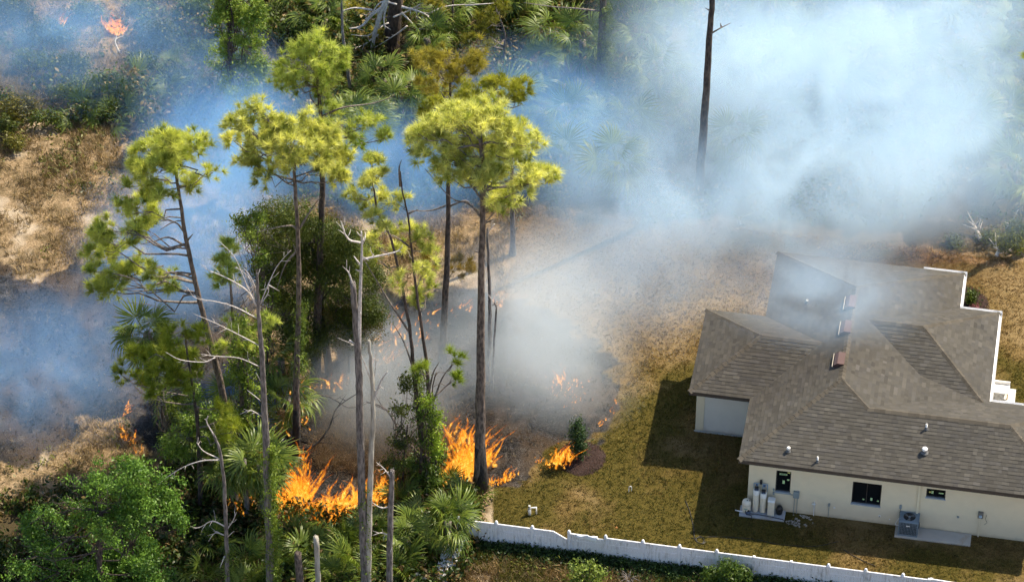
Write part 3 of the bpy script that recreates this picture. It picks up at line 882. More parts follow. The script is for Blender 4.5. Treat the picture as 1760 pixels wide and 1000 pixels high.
def on_fence(px):
    # distance along the fence line of the point seen at that column
    lo, hi = -6.0, 40.0
    for _ in range(60):
        mid = (lo + hi) / 2
        q = np.array([FA[0] + fdir[0] * mid, FA[1] + fdir[1] * mid, FH])
        d = q - CAM; x = 880 + FPX * d[0] / (d @ FW)
        if x < px: lo = mid
        else: hi = mid
    return lo
fence = empty("fence", (FA[0], FA[1], 0), f_ang, "long white vinyl privacy fence along the front of the lawn", "fence")
fs = [on_fence(p) for p in post_px]
for i, s in enumerate(fs):
    ph = FH + .05
    po = MB().bbox(s - .06, s + .06, -.06, .06, -.3, ph, .012).build("post", M_VIN, fence)
    if i not in (8, 9, 13):
        MB().lathe([(.085, ph), (.085, ph + .02), (.062, ph + .04), (.066, ph + .075), (.05, ph + .11), (.015, ph + .13)], 12, cx=s, cy=0).build("cap", M_VIN, po)
for i in range(len(fs) - 1):
    s0, s1 = fs[i] + .06, fs[i + 1] - .06
    L = s1 - s0
    # boards: tongue and groove, each its own piece
    nb = 11
    wv = L / nb
    sag = (i == 2)
    for k in range(nb):
        x0, x1 = s0 + k * wv + .0025, s0 + (k + 1) * wv - .0025
        top = FH - .10
        if sag and k > 6: top -= .07 * (k - 6)
        MB().box(x0, x1, -.011, .011, .06 + rs.uniform(-.006, .006), top).build("board", M_VIN, fence)
    if sag:
        mb = MB().box(s0, s0 + L * .58, -.025, .025, FH - .13, FH)
        V = []
        for (x, z) in ((s0 + L * .58, FH), (s1, FH - .40)):
            V += [(x, -.025, z - .13), (x, .025, z - .13), (x, .025, z), (x, -.025, z)]
        mb.add(V, [(0, 1, 2, 3), (4, 7, 6, 5), (0, 4, 5, 1), (1, 5, 6, 2), (2, 6, 7, 3), (3, 7, 4, 0)])
        mb.build("top_rail", M_VIN, fence)
    elif i == 3:
        V = []
        for (x, z) in ((s0, FH), (s0 + L * .45, FH - .02), (s1, FH - .16)):
            V += [(x, -.03, z - .13), (x, .03, z - .13), (x, .03, z), (x, -.03, z)]
        F = [(0, 1, 2, 3), (8, 11, 10, 9)]
        for a in (0, 4): F += [(a, a + 4, a + 5, a + 1), (a + 1, a + 5, a + 6, a + 2), (a + 2, a + 6, a + 7, a + 3), (a + 3, a + 7, a + 4, a)]
        MB().add(V, F).build("top_rail", M_VIN, fence)
    else:
        MB().bbox(s0, s1, -.028, .028, FH - .13, FH, .006).build("top_rail", M_VIN, fence)
    MB().bbox(s0, s1, -.024, .024, .02, .14, .006).build("bottom_rail", M_VIN, fence)
    MB().bbox(s0, s1, -.02, .02, FH - .44, FH - .39, .006).build("middle_rail", M_VIN, fence)
# crumpled white sheet hanging over the top rail
n1, n2 = 18, 12
V = []; s0 = on_fence(992)
for j in range(n2):
    for i in range(n1):
        u, v = i / (n1 - 1), j / (n2 - 1)
        x = s0 + u * .9 + (v - .5) * .1
        if v < .42: y, z = -.05 - .03 * math.sin(9 * u), FH - .30 * (1 - v / .42) * (.55 + .45 * u) + .012
        else: y, z = -.05 + min(.10, (v - .42) * .9), FH + .02 - .55 * (v - .42) ** 1.1
        z += .012 * math.sin(11 * u + 5 * v) + .008 * math.sin(23 * u - 7 * v); y += .02 * math.sin(13 * u + 3)
        V.append((FA[0] + fdir[0] * x - fdir[1] * y, FA[1] + fdir[1] * x + fdir[0] * y, z))
sh = MB().add(V, [(j * n1 + i, j * n1 + i + 1, (j + 1) * n1 + i + 1, (j + 1) * n1 + i) for j in range(n2 - 1) for i in range(n1 - 1)], None, True).build("plastic_sheet", plain("white plastic", (.80, .82, .84), .35))
sm_ = sh.modifiers.new("thick", 'SOLIDIFY'); sm_.thickness = .008
props(sh, "crumpled white plastic sheet draped over the fence top", "sheet")
# the neighbour's fence that starts at the lower right
f2 = empty("fence", (0, 0, 0), 0, "second white fence starting at the lower right corner, nearer the camera", "fence")
A2, B2 = at(1601, 994, FH), at(1740, 1016, FH)
d2 = (B2 - A2)[:2]; L2 = np.linalg.norm(d2); f2.location = (A2[0], A2[1], 0); f2.rotation_euler = (0, 0, math.atan2(d2[1], d2[0]))
for s in (0, L2 / 2, L2): MB().bbox(s - .06, s + .06, -.06, .06, -.3, FH + .02, .012).build("post", M_VIN, f2)
for k in range(2):
    q0, q1 = k * L2 / 2 + .06, (k + 1) * L2 / 2 - .06
    MB().bbox(q0, q1, -.028, .028, FH - .13, FH, .006).build("top_rail", M_VIN, f2)
    for j in range(11):
        x0 = q0 + j * (q1 - q0) / 11
        MB().box(x0 + .0025, x0 + (q1 - q0) / 11 - .0025, -.011, .011, .06, FH - .1).build("board", M_VIN, f2)
# knocked down fence panels under the palm
def panel(name, P4, label, th=.035, nb=7):
    """boards spanning a quad p0-p1 (bottom) to p3-p2 (top)"""
    t = empty(name, tuple(P4[0]), 0, label, "fence panel")
    p = [np.array(q) - np.array(P4[0]) for q in P4]
    n = np.cross(p[1] - p[0], p[3] - p[0]); n = n / np.linalg.norm(n) * th / 2
    for k in range(nb):
        a, b2 = k / nb + .004, (k + 1) / nb - .004
        q = [p[0] + (p[1] - p[0]) * a, p[0] + (p[1] - p[0]) * b2, p[3] + (p[2] - p[3]) * b2, p[3] + (p[2] - p[3]) * a]
        V = [x - n for x in q] + [x + n for x in q]
        MB().add(V, [(3, 2, 1, 0), (4, 5, 6, 7), (0, 1, 5, 4), (1, 2, 6, 5), (2, 3, 7, 6), (3, 0, 4, 7)]).build("board", M_VIN, t)
    for s in (.06, .94):
        a, b2 = p[0] + (p[3] - p[0]) * s, p[1] + (p[2] - p[1]) * s
        MB().tube([a - n * 2, b2 - n * 2], .045, 4).build("rail", M_VIN, t)
panel("fallen_fence", [at(735, 1016, .05), at(765, 1022, .05), at(800, 925, .75), at(770, 920, .85)], "tilted white fence panel leaning under the palm fronds")
panel("fallen_fence", [at(705, 1012, .05), at(742, 1012, .05), at(742, 1000, .5), at(716, 982, .6)], "white fence panel lying on the ground left of the tilted one")

# ================================================================== small things on the lawn
p = at(910, 884)
t = empty("standpipe", (p[0], p[1], 0), .1, "white pvc standpipe with bent arm on the lawn near the fence", "pipe")
MB().lathe([(.075, -.1), (.075, .34), (.05, .36)], 12).build("riser", M_PVC, t)
MB().lathe([(.06, .36), (.06, .42), (.04, .44), (.04, .52), (.055, .53), (.055, .56)], 12).build("filter_cap", plain("grey cap", (.35, .36, .35), .6), t)
MB().tube([(0, 0, .42), (.30, 0, .42)], .03, 8).tube([(.30, 0, .44), (.32, 0, -.05)], .03, 8).build("arm", M_PVC, t)
p = at(1083, 845)
t = empty("marker_stake", (p[0], p[1], 0), 0, "small white hoop stake standing in the middle of the lawn", "stake")
MB().tube(smooth_line([(-.05, 0, -.05), (-.06, 0, .25), (-.02, .0, .34), (.05, 0, .32), (.06, 0, .05)], 4), .018, 6).build("hoop", M_PVC, t)
p = at(1060, 906); 
sc_ = MB()
for i in range(8): 
    a = rs.uniform(0, 6.28); sc_.add([(.1 * math.cos(a), .1 * math.sin(a), .02), (.04 * math.cos(a + 1), .06 * math.sin(a + 1), .05), (-.05, .02 * i / 8, .03)], [(0, 1, 2)])
props(sc_.build("dry_leaf", plain("orange leaf", (.45, .20, .06), .8), None, (p[0], p[1], 0)), "curled orange dry leaf on the lawn above the fence", "leaf")
# loop of black hose on the grass and cords
hz = [at(x, y, .02) for x, y in ((1178, 860), (1186, 880), (1192, 908), (1194, 925), (1200, 932), (1207, 933), (1210, 927), (1204, 921), (1197, 925), (1199, 931), (1208, 934), (1213, 930))]
o = MB().tube(smooth_line(hz, 5), .022, 6).build("garden_hose", M_BLK); props(o, "black garden hose coiled on the grass near the fence", "hose")
hz = [at(x, y, .02) for x, y in ((1188, 925), (1225, 922), (1290, 925), (1340, 935), (1400, 938), (1440, 930))]
o = MB().tube(smooth_line(hz, 5), .014, 6).build("garden_hose", M_BLK); props(o, "thin black hose lying along the shade edge", "hose")
hz = [at(x, y, .02) for x, y in ((1450, 944), (1468, 955), (1490, 966), (1505, 972))]
o = MB().tube(smooth_line(hz, 5), .02, 6).build("fallen_stick", M_FASC); props(o, "thin dark stick lying on the grass strip by the fence", "stick")
# mulch ring and bed
def mulch_mat():
    m, nt, b, out = newmat("dark mulch")
    at_ = nd(nt, "ShaderNodeAttribute", attribute_name="Col")
    c = mix(nt, 1.0, at_.outputs[0], mix(nt, noise(nt, 20, 4, .7, geo_pos(nt)), (.6, .6, .6), (1.4, 1.4, 1.4)), 'MULTIPLY')
    nt.links.new(c, b.inputs["Base Color"]); b.inputs["Roughness"].default_value = .95
    return m
M_MUL = mulch_mat()
def mulch(name, cx, cy, rx, ry, label, rot=0.0):
    mb = MB()
    rings, n = 7, 40
    V = [(0, 0, .13)]; F = []
    for k in range(1, rings + 1):
        rr = k / rings
        for i in range(n):
            a = 2 * math.pi * i / n
            wob = 1 + .05 * math.sin(3 * a + 1) + .03 * math.sin(7 * a)
            V.append((rx * rr * wob * math.cos(a), ry * rr * wob * math.sin(a), .13 * (1 - rr ** 3) - .015 * (rr > .95)))
    F += [(0, 1 + i, 1 + (i + 1) % n) for i in range(n)]
    for k in range(rings - 1):
        F += [(1 + k * n + i, 1 + (k + 1) * n + i, 1 + (k + 1) * n + (i + 1) % n, 1 + k * n + (i + 1) % n) for i in range(n)]
    mb.add(V, F, (.026, .012, .009))
    for i in range(int(1500 * rx * ry)):
        a, rr = rs.uniform(0, 6.283), math.sqrt(rs.random()) * 1.03
        x, y = rx * rr * math.cos(a), ry * rr * math.sin(a); z = .13 * (1 - min(rr, 1) ** 3)
        L, wd, an = rs.uniform(.04, .09), rs.uniform(.008, .02), rs.uniform(0, 3.14)
        dx, dy = L / 2 * math.cos(an), L / 2 * math.sin(an); px_, py_ = -wd * math.sin(an), wd * math.cos(an)
        tt = rs.uniform(.6, 1.8)
        mb.add([(x - dx - px_, y - dy - py_, z + .005), (x + dx - px_, y + dy - py_, z + rs.uniform(.01, .04)), (x + dx + px_, y + dy + py_, z + rs.uniform(.01, .04)), (x - dx + px_, y - dy + py_, z + .005)], [(0, 1, 2, 3)], (.028 * tt, .013 * tt, .009 * tt))
    o = mb.build(name, M_MUL, None, (cx, cy, 0), colour=True); o.rotation_euler = (0, 0, rot)
    return props(o, label, None, None, "stuff")
p = at(999, 787); mulch("mulch", p[0], p[1], 1.08, 1.12, "round ring of dark brown mulch on the lawn")
p = at(1668, 522); mulch("mulch", p[0] - .1, p[1], .95, 1.25, "dark mulch bed beside the east wall of the house")
# ================================================================== plants: shared pieces
M_NEED = foliage("pine needles", .42, .5)
M_LEAF = foliage("broad leaves", .30, .45)
M_FROND = foliage("palm blades", .28, .40)
M_GRASS = foliage("grass blades", .25, .7)
M_BARK = bark("pine bark", (.045, .034, .030), (.20, .155, .125), 9)
M_BARKD = bark("dark pine bark", (.022, .018, .017), (.105, .075, .060), 9)
M_SNAG = bark("grey weathered wood", (.060, .054, .052), (.235, .21, .195), 11, .22)
M_PALE = bark("pale bare wood", (.20, .185, .155), (.48, .45, .385), 7, .15)
M_TWIG = bark("bleached twigs", (.34, .31, .29), (.62, .58, .55), 12, .5, .3)
M_BRANCH = bark("grey branches", (.075, .062, .055), (.24, .205, .18), 12, .5, .4)
M_CHAR = bark("charred bark", (.006, .006, .006), (.030, .027, .026), 9)
M_PALMT = bark("palm trunk", (.09, .08, .065), (.26, .225, .18), 12, 1.6)

def basis(D, roll):
    D = D / (np.linalg.norm(D, axis=1, keepdims=True) + 1e-9)
    ref = np.where(np.abs(D[:, 2:3]) > .9, np.array([[1.0, 0, 0]]), np.array([[0, 0, 1.0]]))
    A = np.cross(ref, D); A /= np.linalg.norm(A, axis=1, keepdims=True) + 1e-9
    B = np.cross(D, A)
    c, s = np.cos(roll)[:, None], np.sin(roll)[:, None]
    return np.stack([A * c + B * s, -A * s + B * c, D], 2)    # columns x,y,z
def stamp(variants, P, D, S, C, cvar=.12):
    """copies of small pieces into one vertex array: variants are (V,F) with z as their axis"""
    n = len(P)
    Rm = basis(D, RNG.uniform(0, 6.283, n))
    pick = RNG.integers(0, len(variants), n)
    Vs, Fs, Cs = [], [], []
    off = 0
    for k, (v, f) in enumerate(variants):
        ix = np.nonzero(pick == k)[0]
        if not len(ix): continue
        W = np.einsum('nij,vj->nvi', Rm[ix] * S[ix][:, None, None], v) + P[ix][:, None, :]
        Vs.append(W.reshape(-1, 3))
        Fs.append((f[None] + (np.arange(len(ix)) * len(v))[:, None, None] + off).reshape(-1, f.shape[1]))
        nb = len(v)
        cc = C[ix][:, None, :] * (1 + cvar * RNG.normal(0, 1, (len(ix), nb // 3 if f.shape[1] == 3 else nb, 1)).repeat(3 if f.shape[1] == 3 else 1, 1)[:, :nb])
        Cs.append(np.clip(cc, .004, 1).reshape(-1, 3))
        off += len(ix) * len(v)
    return np.concatenate(Vs), np.concatenate(Fs), np.concatenate(Cs)
def tuft(n, L, w, cone, seed):
    g = np.random.default_rng(seed)
    V = np.zeros((n * 3, 3)); th = g.uniform(0, 6.283, n); ph = np.arccos(1 - g.uniform(0, 1, n) * (1 - math.cos(cone)))
    d = np.stack([np.sin(ph) * np.cos(th), np.sin(ph) * np.sin(th), np.cos(ph)], 1)
    base = np.stack([0 * th, 0 * th, g.uniform(-.35, .15, n) * L], 1)
    side = np.cross(d, g.normal(0, 1, (n, 3))); side /= np.linalg.norm(side, axis=1, keepdims=True)
    l = L * g.uniform(.75, 1.15, n)[:, None]
    V[0::3] = base + side * w; V[1::3] = base - side * w; V[2::3] = base + d * l
    return V, np.arange(n * 3).reshape(n, 3)
TUFTS = [tuft(58, .36, .0125, 1.45, s) for s in range(6)]
TUFTS_D = [tuft(46, .34, .0105, 2.1, 20 + s) for s in range(4)]
def leaf_var(n, R_, s, seed):
    g = np.random.default_rng(seed)
    P = g.normal(0, R_, (n, 3)); d = g.normal(0, 1, (n, 3)) + np.array([0, 0, .9]); d /= np.linalg.norm(d, axis=1, keepdims=True)
    a = np.cross(d, g.normal(0, 1, (n, 3))); a /= np.linalg.norm(a, axis=1, keepdims=True); b2 = np.cross(d, a)
    l = s * g.uniform(.7, 1.3, n)[:, None]
    V = np.stack([P - a * l, P + b2 * l * .45 + d * l * .12, P + a * l, P - b2 * l * .45 + d * l * .12], 1).reshape(-1, 3)
    q = np.arange(n)[:, None] * 4
    return V, np.concatenate([q, q + 1, q + 2, q + 3], 1)
LEAFS = [leaf_var(16, .13, .065, s) for s in range(5)]
LEAFS_BIG = [leaf_var(10, .16, .10, 30 + s) for s in range(5)]
LEAFS_FINE = [leaf_var(30, .13, .036, 60 + s) for s in range(5)]
def blob_pts(blobs, dens, shell=.55, gaps=.43, gap_s=1.2):
    """points spread through ellipsoids (centre, radii); dens per square metre of face"""
    out, nor = [], []
    for c, r in blobs:
        n = max(2, int(dens * math.pi * r[0] * r[2]))
        d = RNG.normal(0, 1, (n, 3)); d /= np.linalg.norm(d, axis=1, keepdims=True)
        d[:, 2] = np.where(d[:, 2] < -.2, d[:, 2] * .55, d[:, 2])
        rad = (shell + (1 - shell) * RNG.uniform(0, 1, n) ** .6)[:, None]
        q = np.array(c) + d * rad * np.array(r) + RNG.normal(0, .05, (n, 3))
        qa, qb = q[:, 0] * gap_s + q[:, 1] * .7 * gap_s, q[:, 2] * gap_s + q[:, 1] * .45 * gap_s
        keep = .6 * vnoise(qa, qb, 5) + .4 * vnoise(qa * 2.3, qb * 2.3, 8) > gaps
        if n < 40: keep[:] = True
        out.append(q[keep]); nor.append(d[keep])
    return np.concatenate(out), np.concatenate(nor)
def px_blobs(L, Y, jit=.7, depth=.8):
    out = []
    for q in L:
        x, y, rx, ry = q[:4]
        dy = q[4] if len(q) > 4 else RNG.uniform(-jit, jit)
        out.append((vp(x, y, Y + dy), (rx / 36.0, rx / 36.0 * depth, ry / 27.1)))
    return out
def colours(n, a, b2, p=1.0):
    t = RNG.uniform(0, 1, (n, 1)) ** p
    return np.array(a)[None] * (1 - t) + np.array(b2)[None] * t
def leaf_cloud(name, blobs, dens, variants, ca, cb, mat, parent, size=1.0, shell=.55, gaps=.43):
    P, N = blob_pts(blobs, dens, shell, gaps)
    D = N * .8 + RNG.normal(0, .5, P.shape) + np.array([.1, 0, .6])
    V, F, C = stamp(variants, P, D, size * RNG.uniform(.8, 1.25, len(P)), colours(len(P), ca, cb), .14)
    return link(name, np_mesh(name, V, F, C), mat, parent)
def limb(mb, p0, p1, r0, r1, lift=.25, wob=.12, k=6):
    p0, p1 = np.array(p0, float), np.array(p1, float); L = np.linalg.norm(p1 - p0)
    t = np.linspace(0, 1, k)[:, None]
    P = p0 + (p1 - p0) * t + np.array([0, 0, 1]) * (lift * L * (t * (1 - t)) * -1) + RNG.normal(0, wob * L * .16, (k, 3)) * (t * (1 - t) * 4)
    P[0], P[-1] = p0, p1
    mb.tube(P, np.linspace(r0, r1, k), 5)
    return P
def trunk_line(pxs, Y, lean=0.0, wob=.03):
    """world points of a trunk seen through photo pixels; lean moves it in depth per metre of height"""
    b0 = at(*pxs[0]); Y = b0[1] if Y is None else Y
    out = []
    for i, (x, y) in enumerate(pxs):
        q = vp(x, y, Y)
        if i == 0: q = b0 + np.array([0, 0, -.15])
        out.append(q)
    P = smooth_line(out, 5)
    P[1:-1] += RNG.normal(0, wob * .35, P[1:-1].shape)
    return P, Y
def conifer(name, pxs, r0, r1, blobs, ca, cb, label, group=None, mat=None, dens=1.0, low=None, char=0.0, size=1.0, cat="pine tree", vine=None, limbs=None, tufts=None, jit=.9, bare=()):
    P, Y = trunk_line(pxs, None)
    base = P[0]
    t = empty(name, (base[0], base[1], 0), 0, label, cat, group)
    off = np.array([base[0], base[1], 0])
    hz = P[:, 2]
    rad = r0 + (r1 - r0) * np.clip(hz / hz.max(), 0, 1) ** .9
    rad[0] *= 1.35; rad[1] *= 1.12
    mat = mat or M_BARK
    V, F = tube_np(P - off, rad, 10, .07)
    mb = MB().add(V, F, None, True); mb.build("trunk", mat, t)
    if char > 0:
        k = max(3, int(np.searchsorted(hz, char)))
        V, F = tube_np(P[:k] - off, rad[:k] + .008, 10, .09); MB().add(V, F, None, True).build("charred_base", M_CHAR, t)
    B = px_blobs(blobs, Y, jit)
    lb = MB(); TP, TD, sub = [], [], []
    H0 = low if low is not None else .4 * hz.max()
    for c, rr in B:
        hd = np.hypot(*(c[:2] - P[-1][:2]))
        zt_ = np.clip(c[2] - .25 * hd - rr[2] * .4, H0, hz.max() - .15)
        i = int(np.argmin(np.abs(hz - zt_)))
        cc = c - np.array([0, 0, rr[2] * .45])
        L = np.linalg.norm(cc - P[i])
        r_l = np.clip(.018 + .011 * L, .02, min(.075, rad[i] * .6))
        LP = limb(lb, P[i] - off, cc - off, r_l, .016, .16, .5)
        n = max(2, int(dens * math.pi * rr[0] * rr[2] * 5.2))
        d = RNG.normal(0, 1, (n, 3)); d /= np.linalg.norm(d, axis=1, keepdims=True); d[:, 2] = np.where(d[:, 2] < -.15, -d[:, 2] * .7, d[:, 2])
        sp = c + d * (RNG.uniform(.35, 1.0, (n, 1)) ** .5) * np.array(rr) - np.array([0, 0, rr[2] * .25])
        for s, dd in zip(sp, d):
            a = LP[int(RNG.integers(2, len(LP)))] + off
            limb(lb, a - off, s - off, .014, .006, .1, .5, 4)
            m = int(RNG.integers(4, 8))
            tp = s + RNG.normal(0, .16, (m, 3)) * size
            td = (s - a)[None] / (np.linalg.norm(s - a) + .01) * .5 + (tp - s) * 2.2 + np.array([0, 0, .55])
            TP.append(tp); TD.append(td)
    for seg in bare:
        Q = [vp(x, y, Y + RNG.uniform(-.3, .3) * min(k, 1)) - off for k, (x, y) in enumerate(seg)]
        Q = smooth_line(Q, 4) if len(Q) > 2 else np.array(Q)
        MB().tube(Q, np.linspace(.055, .012, len(Q)), 5).build("limb", M_BRANCH, t)
    props(lb.build("branches", M_BRANCH, t), None, None, None, "stuff")
    if TP:
        TP, TD = np.concatenate(TP), np.concatenate(TD)
        V, F, C = stamp(tufts or TUFTS, TP - off, TD, size * RNG.uniform(.75, 1.15, len(TP)), colours(len(TP), ca, cb, .85))
        link("crown", np_mesh("crown", V, F, C), M_NEED, t)
    if vine:
        add_vine(t, P, rad, off, *vine)
    return t, P, Y
def add_vine(t, P, rad, off, z0, z1, n, spread=.12, ca=(.05, .09, .012), cb=(.16, .22, .03)):
    z = RNG.uniform(z0, z1, n); i = np.clip(np.searchsorted(P[:, 2], z), 1, len(P) - 1)
    f = ((z - P[i - 1, 2]) / (P[i, 2] - P[i - 1, 2] + 1e-6))[:, None]
    c = P[i - 1] + (P[i] - P[i - 1]) * f
    a = RNG.normal(.3, 1.0, n); d = np.stack([np.cos(a), np.sin(a), .3 + 0 * a], 1)
    V, F, C = stamp(LEAFS, c + d * (rad[i][:, None] + RNG.exponential(spread, (n, 1))) - off, d, RNG.uniform(.5, 1.0, n), colours(n, ca, cb), .15)
    link("vine", np_mesh("vine", V, F, C), M_LEAF, t)

YG = ((.22, .27, .035), (.80, .80, .27))
MG = ((.15, .23, .03), (.60, .66, .17))
OL = ((.15, .14, .018), (.42, .37, .07))
# ------------------------------------------------------------------ the tall pines
conifer("pine_tree", [(396, 812), (385, 690), (362, 590), (344, 520), (326, 440), (316, 390), (309, 340), (303, 300), (304, 262)], .20, .055,
        [(315, 248, 32, 16), (285, 240, 22, 14), (258, 258, 26, 16), (238, 285, 22, 18), (340, 245, 20, 14), (300, 270, 30, 14), (270, 290, 26, 16), (330, 315, 14, 12), (240, 318, 28, 14), (275, 335, 16, 10), (222, 362, 18, 14), (252, 352, 22, 14),
         (275, 375, 16, 10), (235, 395, 22, 16), (165, 398, 15, 10), (172, 420, 22, 18), (190, 440, 20, 14), (172, 462, 16, 10), (183, 388, 14, 14), (200, 475, 20, 10), (220, 468, 16, 14), (162, 492, 10, 12), (235, 450, 14, 12), (255, 470, 20, 12), (290, 480, 20, 10), (366, 292, 8, 8), (190, 496, 14, 6)],
        (.17, .24, .028), (.70, .73, .19), "leaning tall pine with flat-topped crown, leftmost of the tall pines", "tall pines", low=6.0, dens=1.2, size=1.1, char=2.0,
        bare=[[(335, 480), (300, 468), (262, 470), (215, 440), (180, 415)], [(338, 505), (290, 498), (230, 500), (185, 492)], [(322, 425), (290, 408), (265, 415), (240, 420)], [(318, 400), (300, 382), (275, 395)], [(323, 412), (332, 402)], [(306, 320), (330, 318), (352, 300), (365, 294)]])
conifer("pine_tree", [(509, 792), (510, 640), (514, 500), (512, 400), (508, 330), (506, 290), (503, 255)], .19, .06,
        [(500, 212, 36, 16), (470, 225, 30, 16), (535, 225, 32, 18), (445, 250, 30, 18), (500, 250, 42, 18), (555, 240, 26, 18), (575, 265, 20, 20), (430, 275, 20, 16), (470, 275, 32, 14), (525, 278, 34, 14), (560, 290, 24, 14), (585, 300, 12, 22), (408, 232, 16, 10), (420, 205, 20, 14), (440, 190, 14, 12), (395, 215, 8, 10), (450, 300, 16, 8), (400, 238, 10, 6)],
        *YG, "tall pine with broad bright crown and flames at its charred foot", "tall pines", low=9.0, dens=1.15, size=1.1, char=3.4, vine=(5.0, 9.5, 90, .12),
        bare=[[(512, 396), (500, 388), (470, 392), (440, 400)], [(516, 392), (535, 360), (552, 338)], [(508, 310), (470, 300), (440, 285)], [(512, 440), (504, 420)], [(512, 430), (490, 455), (475, 500)]])
conifer("pine_tree", [(542, 657), (545, 560), (550, 450), (554, 330), (553, 240), (550, 190), (546, 140), (542, 100)], .24, .06,
        [(550, 75, 24, 14), (530, 85, 22, 14), (575, 95, 20, 16), (505, 110, 20, 14), (545, 110, 30, 16), (580, 120, 16, 16), (495, 135, 20, 12), (530, 140, 30, 14), (560, 150, 18, 12), (485, 150, 14, 8), (555, 175, 10, 10), (620, 215, 20, 10), (645, 208, 16, 10), (660, 235, 14, 8), (625, 240, 22, 8), (600, 230, 14, 8), (575, 190, 10, 14)],
        *MG, "tall dark-trunked pine with small high crown behind the broad bright one", "tall pines", M_BARKD, low=14.0, dens=1.0, size=1.05, char=4.2,
        bare=[[(553, 200), (590, 185), (640, 178), (672, 168)], [(553, 202), (580, 215), (600, 232), (632, 240)], [(550, 188), (535, 170), (532, 155)]])
conifer("pine_tree", [(825, 840), (826, 650), (827, 500), (829, 400), (830, 330), (829, 280), (826, 240)], .27, .09,
        [(800, 200, 34, 16), (835, 195, 34, 16), (765, 210, 30, 16), (870, 215, 30, 16), (735, 235, 26, 16), (790, 232, 40, 16), (840, 228, 40, 16), (885, 245, 24, 16), (750, 262, 34, 16), (805, 262, 40, 14), (860, 268, 36, 16), (905, 265, 18, 12), (925, 240, 14, 12), (775, 290, 34, 12), (895, 295, 26, 12), (930, 300, 22, 12), (955, 308, 12, 9), (850, 300, 30, 12), (745, 295, 16, 10), (820, 310, 22, 10), (860, 330, 18, 12), (848, 355, 20, 10), (905, 318, 22, 8), (870, 345, 12, 8), (718, 225, 10, 8)],
        (.26, .31, .04), (.86, .86, .32), "tallest thick-trunked pine with wide crown beside the lawn fire", "tall pines", low=13.0, dens=1.1, size=1.1, char=.8,
        bare=[[(829, 375), (805, 350), (775, 340), (730, 290)], [(830, 345), (800, 310), (760, 300)], [(830, 330), (860, 305), (890, 285)], [(830, 340), (820, 300), (790, 270)], [(829, 385), (842, 380), (850, 376)], [(828, 435), (815, 432)]])
conifer("pine_tree", [(760, 620), (765, 520), (769, 430), (771, 340), (772, 260), (774, 180), (774, 130)], .19, .05,
        [(770, 95, 26, 9), (735, 103, 20, 9), (805, 98, 22, 9), (752, 118, 26, 9), (790, 118, 26, 9), (820, 115, 14, 8), (740, 140, 14, 8), (760, 150, 16, 8), (785, 135, 18, 6)],
        *OL, "slim pine with olive brown crown standing behind the tallest pine", "tall pines", M_BARKD, low=14.0, dens=1.1, size=1.05,
        bare=[[(770, 352), (740, 362), (700, 362)], [(771, 355), (800, 345), (815, 360)]])
conifer("pine_tree", [(881, 437), (881, 370), (880, 310), (876, 250), (866, 200), (858, 165)], .15, .05,
        [(850, 145, 22, 12), (885, 150, 24, 14), (815, 155, 26, 12), (780, 170, 26, 12), (745, 180, 24, 12), (850, 170, 30, 12), (895, 175, 18, 12), (800, 185, 34, 10), (725, 200, 14, 10), (735, 160, 16, 8)],
        (.18, .205, .018), (.42, .42, .06), "far pine with its crown just above the tallest one's", "tall pines", low=8.0, dens=1.1, size=1.1)
conifer("pine_tree", [(1201, 346), (1203, 300), (1208, 240), (1213, 170), (1219, 70), (1224, 0), (1228, -80), (1230, -180), (1231, -260)], .24, .07,
        [(1230, -260, 50, 25), (1190, -240, 40, 20), (1270, -235, 40, 20), (1230, -220, 50, 20)], *MG, "bare pine trunk rising out of the white smoke", "tall pines", M_BARKD, low=17.0,
        bare=[[(1219, 60), (1236, 50), (1256, 40)], [(1222, 20), (1212, 14)], [(1240, 48), (1238, 40)]])
conifer("pine_tree", [(1030, 172), (1033, 100), (1036, 20), (1039, -80), (1041, -180), (1042, -260)], .25, .07,
        [(1040, -270, 50, 25), (1000, -250, 40, 20), (1080, -250, 40, 20), (1040, -230, 50, 20)], *MG, "dark pine trunk wrapped in creeper among the palms at the top", "tall pines", M_BARKD, low=13.0, vine=(.5, 6.0, 420, .16, (.03, .06, .01), (.12, .16, .025)),
        bare=[[(1035, 20), (990, 15), (950, 12), (900, 5)]])
# ------------------------------------------------------------------ slim pines in the middle
conifer("young_pine", [(735, 836), (716, 690), (708, 600), (693, 500), (680, 440), (668, 400), (650, 365), (642, 320), (640, 290)], .13, .03,
        [(640, 275, 18, 12), (650, 300, 20, 14), (630, 315, 18, 12), (612, 335, 12, 14), (645, 335, 20, 12), (655, 370, 16, 12), (625, 360, 14, 10), (668, 395, 16, 10), (650, 410, 16, 10), (690, 480, 12, 8), (640, 440, 12, 8)],
        *YG, "slim bent young pine left of its crossing neighbour", "slim young pines", M_BARKD, low=8.0, dens=.95, cat="pine tree", vine=(2.0, 7.5, 160, .12),
        bare=[[(703, 570), (670, 520), (640, 470), (622, 440)], [(712, 640), (695, 590), (675, 555)]])
conifer("young_pine", [(749, 836), (738, 690), (730, 600), (718, 520), (708, 430), (701, 370), (692, 330), (688, 295)], .12, .025,
        [(700, 390, 14, 10), (712, 410, 12, 12), (690, 420, 12, 10), (735, 450, 16, 8), (725, 470, 20, 10), (745, 490, 14, 8), (715, 500, 12, 12), (720, 525, 10, 8), (690, 350, 10, 8), (735, 425, 10, 8)],
        *YG, "slim young pine leaning right of the tall snag", "slim young pines", M_BARKD, low=9.0, dens=.9, cat="pine tree",
        bare=[[(688, 320), (686, 290), (690, 275)], [(705, 425), (685, 410), (665, 400)], [(700, 368), (720, 360)], [(738, 670), (745, 640), (755, 622)]])
